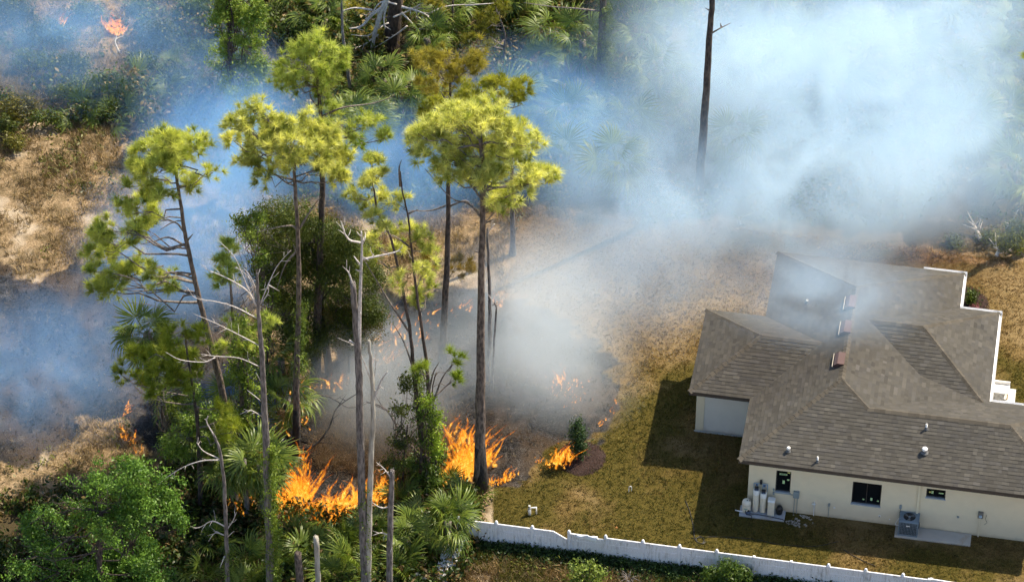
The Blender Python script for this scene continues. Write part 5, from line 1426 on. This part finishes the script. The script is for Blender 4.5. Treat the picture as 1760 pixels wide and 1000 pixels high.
# ================================================================== grass, undergrowth, debris
def blade_var(n, hgt, w, lean, seed, rad=.06):
    g = np.random.default_rng(seed)
    P = np.concatenate([g.normal(0, rad, (n, 2)), np.zeros((n, 1))], 1); a = g.uniform(0, 6.283, n)
    s = np.stack([np.cos(a), np.sin(a), 0 * a], 1) * w
    tip = P + np.stack([g.normal(0, lean, n), g.normal(0, lean, n), hgt * g.uniform(.5, 1.2, n)], 1)
    V = np.stack([P - s, P + s, tip], 1).reshape(-1, 3)
    return V, np.arange(n * 3).reshape(n, 3)
TURF = [blade_var(5, .085, .016, .045, s, .05) for s in range(5)]
TALL = [blade_var(9, .34, .016, .17, 10 + s, .09) for s in range(5)]
CLUMP = [blade_var(14, .55, .016, .26, 20 + s, .10) for s in range(4)]
def scatter(n, x0, x1, y0, y1):
    return RNG.uniform(x0, x1, n), RNG.uniform(y0, y1, n)
def in_house(x, y, pad=0.0):
    d = Hinv(np.array([x, y, 0 * x]))
    u, v = d[0], d[1]
    return ((u > .3 - pad) & (u < kE - .3 + pad) & (v > .35 - pad) & (v < 2 * k_ + pad)) | ((u > .3 - pad) & (u < R2 + pad) & (v > 0) & (v < vN - .4 + pad)) | ((u > -2.4 - pad) & (u < 1) & (v > 4.9 - pad) & (v < b_h + pad)) | ((u > 5) & (u < e_ + pad) & (v > 5) & (v < d_h + pad)) | ((u > .1) & (u < 2.3) & (v > -.35) & (v < .6)) | ((u > 7) & (u < 10.5) & (v > -.4) & (v < .6))
def in_frame(x, y, m=40):
    P = np.stack([x, y, 0 * x], 1) - CAM; d = P @ FW
    u = 880 + FPX * P[:, 0] / d; v = 500 - FPX * (P @ UP) / d
    return (u > -m) & (u < 1760 + m) & (v > -m) & (v < 1000 + m + 60)
def cover(name, label, x, y, variants, ca, cb, s0, s1, mat=None, up=(0, 0, 1), tilt=.15, dz=0.0, cmix=None):
    P = np.stack([x, y, ground_z(x, y) + dz], 1)
    D = np.array(up) + RNG.normal(0, tilt, P.shape)
    C = colours(len(P), ca, cb) if cmix is None else cmix
    V, F, Cc = stamp(variants, P, D, RNG.uniform(s0, s1, len(P)), C, .16)
    o = link(name, np_mesh(name, V, F, Cc), mat or M_GRASS)
    return props(o, label, None, None, "stuff")
# turf of the lawn
x, y = scatter(90000, -3.5, 30, -21, 9.5); z_ = zones(x, y)
ok = (z_['lawn'] > .5) & (z_['burn'] < .35) & ~in_house(x, y) & in_frame(x, y) & (RNG.random(len(x)) < .75)
x, y = x[ok], y[ok]; g = (z_['green'][ok] + RNG.normal(0, .14, len(x)))[:, None]
g = np.clip((g - .25) / .5, 0, 1)
CM = (1 - g) * colours(len(x), (.115, .074, .028), (.215, .140, .056)) + g * colours(len(x), (.050, .055, .010), (.115, .112, .024))
far = sstep(-6, 3, y)[:, None]
CM = CM * (1 - far) + far * colours(len(x), (.185, .12, .06), (.34, .235, .13))
cover("lawn_grass", "short brown and green lawn turf around the house", x, y, TURF, None, None, .7, 1.3, cmix=CM)
# dry field on the left
x, y = scatter(52000, -30, 3, -21, 26); z_ = zones(x, y)
dn = fbm(x * .6, y * .6, 91)
ok = (z_['lawn'] < .4) & (z_['burn'] < .45) & (z_['forest'] < .6) & (z_['brush'] < .7) & (RNG.random(len(x)) < sstep(.30, .62, dn)) & in_frame(x, y)
cover("dry_grass", "tall straw coloured grass of the left field", x[ok], y[ok], TALL, (.13, .09, .045), (.40, .30, .175), .6, 1.35, tilt=.3)
ok2 = (z_['lawn'] < .4) & (z_['burn'] < .3) & (z_['forest'] < .6) & (z_['brush'] < .7) & (RNG.random(len(x)) < .12 * sstep(.5, .7, fbm(x * .4 + 5, y * .4, 95))) & in_frame(x, y)
cover("green_weeds", "low olive weeds scattered through the dry field", x[ok2], y[ok2], LEAFS, (.05, .06, .012), (.16, .17, .03), .7, 1.6, M_LEAF, dz=.12)
# stubble left on the burnt ground
x, y = scatter(60000, -28, 8, -17, 8); z_ = zones(x, y)
ok = (z_['burn'] > .5) & in_frame(x, y) & (RNG.random(len(x)) < .14 + .5 * sstep(.5, .7, fbm(x * 1.1, y * 1.1, 97)))
tt = (RNG.random((ok.sum(), 1)) < .16)
cover("burnt_stubble", "charred stubble and ash on the burnt ground", x[ok], y[ok], TALL, None, None, .25, .7, tilt=.6, cmix=np.where(tt, colours(ok.sum(), (.10, .08, .06), (.30, .24, .18)), colours(ok.sum(), (.008, .008, .008), (.05, .045, .042))))
# forest floor: ferns, saplings and low leaves
x, y = scatter(42000, -28, 32, 5, 29); z_ = zones(x, y)
hh = fbm(x * .35, y * .35, 101); 
ok = (z_['forest'] > .5) & in_frame(x, y, 120) & (RNG.random(len(x)) < sstep(.33, .62, hh))
x1, y1, h1 = x[ok], y[ok], hh[ok]
t_ = RNG.random((len(x1), 1))
CM = np.where(t_ < .72, colours(len(x1), (.022, .045, .010), (.10, .14, .025)), colours(len(x1), (.12, .09, .03), (.32, .24, .11)))
P = np.stack([x1, y1, RNG.uniform(.05, 1.0, len(x1)) ** 1.6 * (h1 * 3.2 - .6).clip(.2, 2) + ground_z(x1, y1)], 1)
D = RNG.normal(0, .5, P.shape) + np.array([.1, 0, .8])
V, F, Cc = stamp(LEAFS_BIG, P, D, RNG.uniform(.8, 1.7, len(P)), CM, .18)
props(link("undergrowth", np_mesh("undergrowth", V, F, Cc), M_LEAF), "tangled leafy undergrowth of the forest behind", None, None, "stuff")
# thicket under the trees at the lower left and bottom
x, y = scatter(26000, -25, 1, -21, -8); z_ = zones(x, y); hh = fbm(x * .5, y * .5, 111)
ok = (z_['brush'] > .45) & in_frame(x, y, 80) & (RNG.random(len(x)) < sstep(.25, .6, hh))
x1, y1 = x[ok], y[ok]; t_ = RNG.random((len(x1), 1))
CM = np.where(t_ < .7, colours(len(x1), (.014, .032, .007), (.07, .11, .016)), colours(len(x1), (.07, .05, .02), (.20, .14, .06)))
P = np.stack([x1, y1, RNG.uniform(0, 1, len(x1)) ** 1.5 * 1.3 * hh[ok] + .03], 1)
V, F, Cc = stamp(LEAFS_BIG, P, RNG.normal(0, .5, P.shape) + np.array([.1, 0, .8]), RNG.uniform(.7, 1.4, len(P)), CM, .18)
props(link("thicket", np_mesh("thicket", V, F, Cc), M_LEAF), "dark leafy thicket under the trees at the bottom", None, None, "stuff")
# creeping green weeds along the fence's camera side
s = RNG.uniform(-2, 24, 9000); dfe = RNG.exponential(.28, 9000) + .06
ok = (RNG.random(9000) < np.where(s < 16, .9, .35)) & (dfe < 1.1)
s, dfe = s[ok], dfe[ok]
x = FA[0] + fdir[0] * s + fdir[1] * dfe; y = FA[1] + fdir[1] * s - fdir[0] * dfe
P = np.stack([x, y, RNG.uniform(.02, .42, len(x)) * np.exp(-dfe * 1.6) * (.4 + fbm(s * .9, s * 0, 7))], 1)
V, F, Cc = stamp(LEAFS, P, RNG.normal(0, .5, P.shape) + np.array([0, -.4, .8]), RNG.uniform(.6, 1.2, len(P)), colours(len(P), (.012, .030, .008), (.055, .10, .018)), .18)
props(link("creeping_weeds", np_mesh("creeping_weeds", V, F, Cc), M_LEAF), "dark green creeping weeds along the foot of the fence", None, None, "stuff")
# brown weeds in front of the fence
s = RNG.uniform(-3, 25, 9000); dfe = RNG.uniform(.5, 4.0, 9000)
x = FA[0] + fdir[0] * s + fdir[1] * dfe; y = FA[1] + fdir[1] * s - fdir[0] * dfe
t_ = (fbm(x * .9, y * .9, 13)[:, None] + RNG.normal(0, .1, (len(x), 1)) > .5)
cover("weeds", "brown and olive weeds before the fence at the bottom edge", x, y, TALL, None, None, .5, 1.3, tilt=.35, cmix=np.where(t_, colours(len(x), (.13, .085, .04), (.36, .25, .13)), colours(len(x), (.05, .055, .012), (.16, .15, .03))))
# straw on the dirt bank
x, y = scatter(9000, 8, 27, 2, 12); ok = (zones(x, y)['berm'] > .45)
cover("straw", "loose straw and roots over the dirt bank behind the house", x[ok], y[ok], TALL, (.20, .12, .06), (.52, .36, .20), .5, 1.1, tilt=.8, up=(0, 0, .5))
# dry brush still standing in the middle of the burn: bare twigs
def twig_var(n, hgt, seed, w=.008):
    g = np.random.default_rng(seed); V = []
    for i in range(n):
        b0 = np.array([*g.normal(0, .10, 2), 0]); d = np.array([*g.normal(0, .5, 2), 1.0]); d /= np.linalg.norm(d)
        p = b0; 
        for k in range(3):
            q = p + d * hgt * .36 * g.uniform(.7, 1.2); s_ = np.cross(d, g.normal(0, 1, 3)); s_ = s_ / np.linalg.norm(s_) * w * (1 - k * .25)
            V += [p - s_, p + s_, q]; p = q; d = d + g.normal(0, .4, 3); d /= np.linalg.norm(d)
    V = np.array(V); return V, np.arange(len(V)).reshape(-1, 3)
TWIGS = [twig_var(7, 1.0, s) for s in range(5)]
BP = wpoly([(560, 700), (600, 660), (680, 600), (740, 660), (780, 720), (780, 800), (700, 850), (600, 820), (540, 800)])
x, y = scatter(9000, -12, 0, -14, -2)
ok = (poly_sd(x, y, BP) + (fbm(x, y, 5) - .5) * 2 > 0)
cover("dry_brush", "bare brown brush standing in the burning thicket", x[ok], y[ok], TWIGS, (.07, .048, .030), (.26, .18, .11), .6, 1.4, tilt=.35)
x, y = scatter(1500, -27, -3, 6, 24); ok = (zones(x, y)['forest'] > .3)
cover("dead_brush", "grey dead twigs standing through the forest", x[ok], y[ok], TWIGS, (.14, .11, .08), (.38, .31, .24), .8, 1.8, tilt=.4)
# leaning and fallen stems
def log(pts, r, label, mat=M_TWIG, name="fallen_branch", tw=5):
    P = smooth_line([at(x, y, z) for x, y, z in pts], 5); mb = MB().tube(P, np.linspace(r, r * .35, len(P)), 7, jitter=.1)
    for k in range(tw):
        i = int(RNG.integers(2, len(P) - 1)); d = P[i] - P[i - 1]; d = d / np.linalg.norm(d) + RNG.normal(0, .7, 3); d[2] = abs(d[2]) * .6
        mb.tube([P[i], P[i] + d / np.linalg.norm(d) * RNG.uniform(.3, .8)], [r * .45, .006], 5)
    return props(mb.build(name, mat), label, "branch", "fallen branches")
log([(1686, 412, .15), (1678, 395, .35), (1672, 382, .6)], .13, "forked pale branch sticking up above the dirt bank", M_TWIG, tw=7)
log([(1730, 392, .2), (1742, 375, .8), (1750, 361, 1.4)], .05, "straight pale pole leaning at the right edge", M_TWIG, tw=1)
log([(1712, 440, .5), (1716, 430, .6), (1708, 424, .8)], .10, "broken pale branch on top of the dirt bank", M_TWIG, tw=6)
log([(1732, 432, .2), (1745, 425, .25), (1757, 431, .3)], .08, "pale log lying at the right edge", M_TWIG, tw=3)
log([(1400, 335, .1), (1412, 305, .3), (1425, 280, .5)], .06, "dead tan branch lying in the thick smoke", M_TWIG, tw=8)
log([(1460, 330, .1), (1452, 310, .4), (1462, 295, .6)], .06, "second dead tan branch beside the one in the smoke", M_TWIG, tw=8)
log([(1272, 384, .1), (1270, 378, .4), (1270, 372, .7)], .08, "short pale stub standing at the lawn's back edge", M_TWIG, tw=1)
log([(510, 690, 1.5), (560, 680, 2.0), (600, 700, 1.8), (640, 690, 1.9)], .05, "dark bent branch arching left of the snags", M_BARKD, tw=8)
log([(500, 775, 1.2), (540, 765, 1.5), (565, 735, 2.2), (580, 700, 2.6), (620, 672, 2.8)], .06, "black crooked branch reaching from the burning pine", M_CHAR, tw=8)
log([(745, 800, .1), (700, 760, 1.6), (665, 705, 2.4), (630, 690, 2.4)], .08, "dark arched stem bending over behind the snags", M_BARKD, tw=9)
log([(205, 90, .2), (198, 70, .4), (212, 62, .4)], .05, "pale stick below the burning bush", M_TWIG, tw=2)
# scrap at the foot of the fence, lower right
p = at(1345, 1000); t = empty("scrap_pile", (p[0], p[1], 0), .2, "dark scrap boards leaning on the fence at the bottom", "scrap")
for i in range(4):
    o = MB().bbox(-.5 + .1 * i, .35 + .12 * i, -.04, .04, 0, .05, .006).build("plank", plain("scrap board", (.10 + .03 * i, .075, .06), .8), t, (0, -.1 * i, .15 + .07 * i)); o.rotation_euler = (.2 * i, -.25 + .1 * i, .3 * i)
p = at(1080, 1000); t = empty("root_ball", (p[0], p[1], 0), 0, "grey tangle of dead roots before the fence", "roots")
mb = MB()
for i in range(26):
    a = RNG.uniform(0, 6.283); L = RNG.uniform(.3, .8)
    mb.tube([(0, 0, .1), (.3 * L * math.cos(a), .3 * L * math.sin(a), .35 * L + .1), (L * math.cos(a), L * math.sin(a), RNG.uniform(.1, .5))], [.03, .02, .005], 5)
mb.build("roots", M_SNAG, t)
# ================================================================== flames
def flame_mat():
    m, nt, b, out = newmat("flame")
    nt.nodes.remove(b)
    h = nd(nt, "ShaderNodeAttribute", attribute_name="h").outputs["Fac"]
    p = mapping(nt, geo_pos(nt), (1, 1, .42))
    n = noise(nt, 7.5, 3, .65, p, .8)
    n2 = noise(nt, 2.0, 2, .5, p)
    rim = nd(nt, "ShaderNodeAttribute", attribute_name="rim").outputs["Fac"]
    heat = math_n(nt, 'SUBTRACT', math_n(nt, 'ADD', math_n(nt, 'MULTIPLY', n, 1.25), math_n(nt, 'MULTIPLY', rim, .38)), math_n(nt, 'ADD', math_n(nt, 'MULTIPLY', h, .42), .12))
    c = ramp(nt, heat, [(0.0, (.80, .06, .004)), (.28, (1.0, .12, .006)), (.48, (1.0, .22, .010)), (.68, (1.0, .40, .028)), (.92, (1.0, .64, .16))])
    s = maprange(nt, heat, .10, .90, .38, .98)
    em = nd(nt, "ShaderNodeEmission"); nt.links.new(c, em.inputs[0]); nt.links.new(s, em.inputs[1])
    tr = nd(nt, "ShaderNodeBsdfTransparent")
    al = math_n(nt, 'MULTIPLY', maprange(nt, heat, .24, .95, 0.0, .72), maprange(nt, rim, 0.0, .8), clamp=True)
    ms = nd(nt, "ShaderNodeMixShader"); nt.links.new(al, ms.inputs[0]); nt.links.new(tr.outputs[0], ms.inputs[1]); nt.links.new(em.outputs[0], ms.inputs[2])
    nt.links.new(ms.outputs[0], out.inputs[0])
    return m
M_FIRE = flame_mat()
M_FIRE.cycles.emission_sampling = "NONE"
def tongue(g, p, hgt, wid, lean):
    """one flame: two crossing sheets of burning gas, thin towards their rims"""
    k = 8
    t = np.linspace(0, 1, k)
    prof = wid * np.interp(t, [0, .12, .3, .55, .8, 1], [.7, 1.0, 1.0, .7, .38, .06])
    ph, fr = g.uniform(0, 6.28), g.uniform(4, 9)
    sx = np.sin(fr * t + ph) * wid * 1.0 * t + lean[0] * t ** 1.4 * hgt; sy = np.cos(fr * .8 * t + ph) * wid * .7 * t + lean[1] * t ** 1.4 * hgt
    sp = np.stack([p[0] + sx, p[1] + sy, p[2] + t * hgt], 1)
    V, F, Hh, E = [], [], [], []
    a0 = g.uniform(0, 3.14); tw = g.uniform(-1.2, 1.2)
    for s in (0, 1.57):
        b0 = len(V)
        for i in range(k):
            a = a0 + s + tw * t[i]; d = np.array([math.cos(a), math.sin(a), 0])
            for q, e in ((-1.35, 0), (-.45, .8), (.45, .8), (1.35, 0)):
                V.append(sp[i] + d * prof[i] * q * g.uniform(.85, 1.15)); Hh.append(t[i]); E.append(e if i else e * .3)
        F += [(b0 + i * 4 + j, b0 + i * 4 + j + 1, b0 + i * 4 + j + 5, b0 + i * 4 + j + 4) for i in range(k - 1) for j in range(3)]
    return np.array(V), np.array(F), np.stack([Hh, E], 1)
def fire(px_pts, n, h0, h1, w0, w1, label, seed, z=0.0, spread=(.3, .3), lean=(.18, .05)):
    """tongues along a path of photo points on the ground"""
    g = np.random.default_rng(seed)
    L = [at(x, y, z) for x, y in px_pts]
    Vs, Fs, Hs = [], [], []; off = 0
    w0, w1 = w0 * .72, w1 * .72
    for i in range(int(n * 1.9)):
        s = g.uniform(0, len(L) - 1) if len(L) > 1 else 0
        k = min(int(s), max(len(L) - 2, 0))
        q = L[k] + (L[min(k + 1, len(L) - 1)] - L[k]) * (s - k) + np.array([g.normal(0, spread[0]), g.normal(0, spread[1]), -.03])
        hh = h0 * .7 + (h1 * 1.1 - h0 * .7) * g.random() ** 3.0
        V, F, Hh = tongue(g, q, hh, g.uniform(w0, w1) * (.6 + .5 * hh / h1), (lean[0] + g.normal(0, .34), lean[1] + g.normal(0, .22)))
        Vs.append(V); Fs.append(F + off); Hs.append(Hh); off += len(V)
        if g.random() < .35:                  # a torn off lick above
            V, F, Hh = tongue(g, q + np.array([lean[0] * hh, 0, hh * g.uniform(.8, 1.05)]), hh * .35, w0 * .8, (g.normal(0, .4), 0))
            Vs.append(V); Fs.append(F + off); Hs.append(np.stack([.35 + .65 * Hh[:, 0], Hh[:, 1] * .8], 1)); off += len(V)
    o0 = np.array([L[0][0], L[0][1], 0])
    me = np_mesh("flames", np.concatenate(Vs) - o0, np.concatenate(Fs), smooth=True, attrs={"h": np.concatenate(Hs)[:, 0], "rim": np.concatenate(Hs)[:, 1]})
    t = empty("fire", tuple(o0), 0, label, "fire", "separate fires")
    return props(link("flames", me, M_FIRE, t), None, None, None, "stuff")
fire([(488, 872), (520, 890), (560, 893), (600, 868)], 150, .3, 1.3, .10, .26, "largest fire, blazing in the thicket beneath the middle pines", 1, spread=(.35, .35))
fire([(516, 868)], 46, 1.6, 3.6, .14, .28, "tall column of flame climbing the foot of the broad bright pine", 2, spread=(.18, .15), lean=(.04, 0))
fire([(600, 868), (635, 852), (655, 845)], 46, .3, 1.5, .09, .20, "flames right of the largest fire behind the snags", 3, spread=(.25, .3))
fire([(470, 872), (488, 868)], 40, .4, 2.0, .10, .24, "flames licking under the palm left of the largest fire", 4, spread=(.25, .25))
fire([(655, 858), (672, 850)], 26, .25, .9, .07, .16, "small fire between the snags and the dark creeper", 5)
fire([(765, 812), (790, 808), (815, 805), (838, 790)], 110, .3, 1.4, .10, .25, "bright fire on the lawn's edge at the tallest pine's foot", 6, spread=(.25, .3))
fire([(812, 800)], 30, .8, 2.4, .14, .26, "tall flames close behind the tallest pine's trunk", 7, spread=(.3, .25), lean=(.10, 0))
fire([(780, 780), (800, 770), (790, 750)], 30, .4, 1.6, .08, .2, "thin flames in the brush left of the tallest pine", 8, spread=(.4, .4))
fire([(838, 830), (862, 828), (880, 818)], 40, .12, .55, .05, .12, "low line of fire on the lawn right of the tallest pine", 9, spread=(.12, .12))
fire([(955, 795), (968, 792), (980, 780)], 56, .2, 1.0, .07, .15, "fire burning against the narrow shrub's mulch ring", 10, spread=(.15, .2))
fire([(912, 790), (935, 792), (945, 800), (930, 808)], 18, .08, .28, .04, .08, "small flames creeping left of the mulch ring", 11, spread=(.15, .15))
fire([(960, 655)], 9, .4, 1.0, .05, .12, "single upright flame in the smoke above the mulch ring", 12, spread=(.10, .10), lean=(.1, 0))
fire([(935, 668), (960, 665), (985, 662), (1000, 680), (975, 690)], 34, .08, .30, .04, .09, "scattered flames in the haze above the mulch ring", 13, spread=(.25, .4))
fire([(1062, 690), (1050, 712), (1028, 735)], 22, .08, .3, .04, .08, "thin fire line at the burn's right rim", 14, spread=(.08, .1))
fire([(645, 600), (668, 590), (690, 560), (680, 540)], 26, .2, .8, .05, .12, "hazy fire in brush behind the slim pines", 15, spread=(.5, .4), lean=(.4, .1))
fire([(655, 625), (675, 615)], 12, .3, .9, .05, .12, "curling flame low behind the slim pines", 16, spread=(.2, .3), lean=(.5, 0))
fire([(715, 600), (735, 570), (735, 545)], 14, .2, .6, .05, .10, "faint flames behind the right slim pine", 17, spread=(.3, .3), lean=(.3, 0))
fire([(780, 540), (800, 530), (800, 518)], 12, .15, .5, .05, .10, "flames in the haze left of the tallest pine's trunk", 18, spread=(.2, .2), lean=(.3, 0))
fire([(850, 505), (880, 508), (905, 510)], 14, .08, .25, .04, .08, "line of small flames far back on the burn", 19, spread=(.2, .1), lean=(.3, 0))
fire([(852, 520), (862, 530)], 8, .15, .5, .04, .1, "flames just right of the forked dead stick", 20, spread=(.15, .15))
fire([(205, 735), (215, 750), (230, 768), (245, 778)], 36, .10, .42, .04, .10, "grass fire line along the left burn's front edge", 21, spread=(.12, .15))
fire([(216, 715), (218, 700)], 12, .1, .45, .05, .09, "small flames at the top of the left grass fire", 22, spread=(.08, .2))
fire([(190, 52), (200, 56), (210, 50)], 60, .25, 1.1, .09, .20, "burning bush in the far top left", 23, spread=(.15, .15), lean=(.02, 0))
fire([(104, 46)], 14, .3, 1.1, .06, .13, "small lone flame left of the burning bush", 24, spread=(.08, .1))
fire([(490, 735), (500, 728), (515, 725)], 26, .2, .9, .07, .14, "red flames under the scorched palm", 25, spread=(.25, .25))
fire([(518, 708), (524, 700)], 18, .3, 1.0, .06, .14, "flames on the trunk of the broad bright pine", 26, z=.6, spread=(.1, .1))
fire([(498, 672), (560, 665), (600, 660)], 20, .2, .8, .06, .13, "small flames at the dark charred trunk's foot", 27, spread=(.3, .3))
fire([(396, 858), (415, 880), (440, 868)], 20, .2, .9, .05, .12, "sparks of fire seen between the near palms", 28, z=.3, spread=(.2, .2))
# lights of the largest fires: a warm glow the flames give off is in their own emission
# ================================================================== smoke
def smoke_mat(name, colr, nscale, dark=0.0, acol=(.62, .48, .34)):
    m, nt, b, out = newmat(name)
    nt.nodes.remove(b)
    oc = obj_pos(nt)
    ln = nt.nodes.new("ShaderNodeVectorMath"); ln.operation = 'LENGTH'; nt.links.new(oc, ln.inputs[0])
    dens = nd(nt, "ShaderNodeAttribute", attribute_name="density", attribute_type='OBJECT').outputs["Fac"]
    pv = mapping(nt, geo_pos(nt), (nscale, nscale * 1.1, nscale * .8))
    n = noise(nt, 1.0, 3, .58, pv, .7)
    edge = math_n(nt, 'ADD', ln.outputs["Value"], math_n(nt, 'MULTIPLY', math_n(nt, 'SUBTRACT', n, .5), .9))
    fall = maprange(nt, edge, .98, .12)
    hard = maprange(nt, ln.outputs["Value"], 1.0, .86)
    d = math_n(nt, 'MULTIPLY', math_n(nt, 'MULTIPLY', fall, hard), math_n(nt, 'MULTIPLY', maprange(nt, n, .28, .72, .15, 1.5), dens))
    sc = nd(nt, "ShaderNodeVolumeScatter"); sc.inputs["Color"].default_value = (*colr, 1); sc.inputs["Anisotropy"].default_value = 0.0
    nt.links.new(d, sc.inputs["Density"])
    last = sc.outputs[0]
    if dark:
        ab = nd(nt, "ShaderNodeVolumeAbsorption"); ab.inputs["Color"].default_value = (*acol, 1)
        nt.links.new(math_n(nt, 'MULTIPLY', d, dark), ab.inputs["Density"])
        ad = nd(nt, "ShaderNodeAddShader"); nt.links.new(last, ad.inputs[0]); nt.links.new(ab.outputs[0], ad.inputs[1]); last = ad.outputs[0]
    nt.links.new(last, out.inputs["Volume"])
    m.cycles.volume_step_rate = 1.0
    return m
M_SMK = smoke_mat("white smoke", (.52, .74, 1.0), .30, .30, (.60, .81, 1.0))
M_SMB = smoke_mat("blue smoke", (.28, .55, 1.0), .32, .45, (.42, .72, 1.0))
M_SMD = smoke_mat("brown grey smoke", (.62, .72, .80), .34, .22, (.50, .56, .60))
import bmesh
bm = bmesh.new(); bmesh.ops.create_icosphere(bm, subdivisions=3, radius=1.0); SPH = bpy.data.meshes.new("smoke"); bm.to_mesh(SPH); bm.free()
meshes = {}
def smoke(px, py, z, r, dens, label, mat=M_SMK, tilt=0.0):
    if mat.name not in meshes:
        meshes[mat.name] = SPH.copy(); meshes[mat.name].materials.append(mat)
    p = at(px, py, z)
    o = bpy.data.objects.new("smoke", meshes[mat.name]); col.objects.link(o)
    o.location = p; o.scale = r; o.rotation_euler = (0, 0, tilt); o["density"] = float(dens)
    return props(o, label, None, None, "stuff")
smoke(1440, 150, 4.5, (12.5, 8, 5.5), .27, "thick pale smoke over the forest at the upper right")
smoke(1640, 270, 4.0, (8, 6.5, 4.5), .25, "thick smoke behind the house")
smoke(1230, 80, 4.5, (8, 8, 5), .20, "pale smoke round the bare pine trunk")
smoke(1600, 40, 5.0, (10, 7, 5.5), .25, "thick smoke in the top right corner")
smoke(1340, 335, 2.4, (11, 6.0, 3.2), .29, "drifting smoke at the back of the lawn")
smoke(1110, 300, 2.8, (8.0, 8, 3.4), .24, "drifting smoke left of the bare pine trunk")
smoke(1090, 460, 2.4, (9.0, 7.0, 3.0), .14, "haze of smoke over the dry lawn")
smoke(910, 540, 2.4, (6.0, 7.5, 3.2), .28, "smoke rising off the lawn burn", M_SMD)
smoke(960, 640, 1.8, (5.0, 5.0, 2.2), .20, "grey smoke trailing across the burn's right rim", M_SMD)
smoke(1420, 500, 6.8, (6.0, 4.6, 1.8), .30, "wisp of smoke over the house roof")
smoke(1510, 345, 2.6, (7, 4.5, 3.2), .24, "pale smoke drifting low behind the house roof")
smoke(1410, 290, 3.0, (6.5, 4.5, 3.2), .28, "pale smoke filling the gap above the roof peak")
smoke(1425, 345, 1.8, (7.0, 4.8, 2.6), .32, "pale low smoke before the forest edge")
smoke(390, 240, 2.2, (6.5, 9.5, 3.2), .34, "blue smoke column left of the pines", M_SMB)
smoke(690, 290, 2.0, (6.0, 5.5, 2.8), .36, "blue smoke between the pine crowns", M_SMB)
smoke(940, 210, 2.5, (8.0, 7.5, 3.4), .25, "thin blue smoke among the forest palms", M_SMB)
smoke(130, 60, 2.0, (11, 7, 3.0), .17, "blue haze over the far left thicket", M_SMB)
smoke(70, 620, .9, (8.5, 7.5, 1.6), .25, "low blue smoke over the left burn", M_SMB)
smoke(310, 420, 1.2, (6.5, 8.5, 2.2), .32, "low smoke behind the leaning pine", M_SMB)
smoke(660, 640, 2.0, (5.5, 6.0, 2.6), .26, "brown smoke in the burning thicket", M_SMD)
smoke(420, 690, 1.2, (3.5, 3.2, 1.5), .30, "blue smoke behind the near palms", M_SMB)
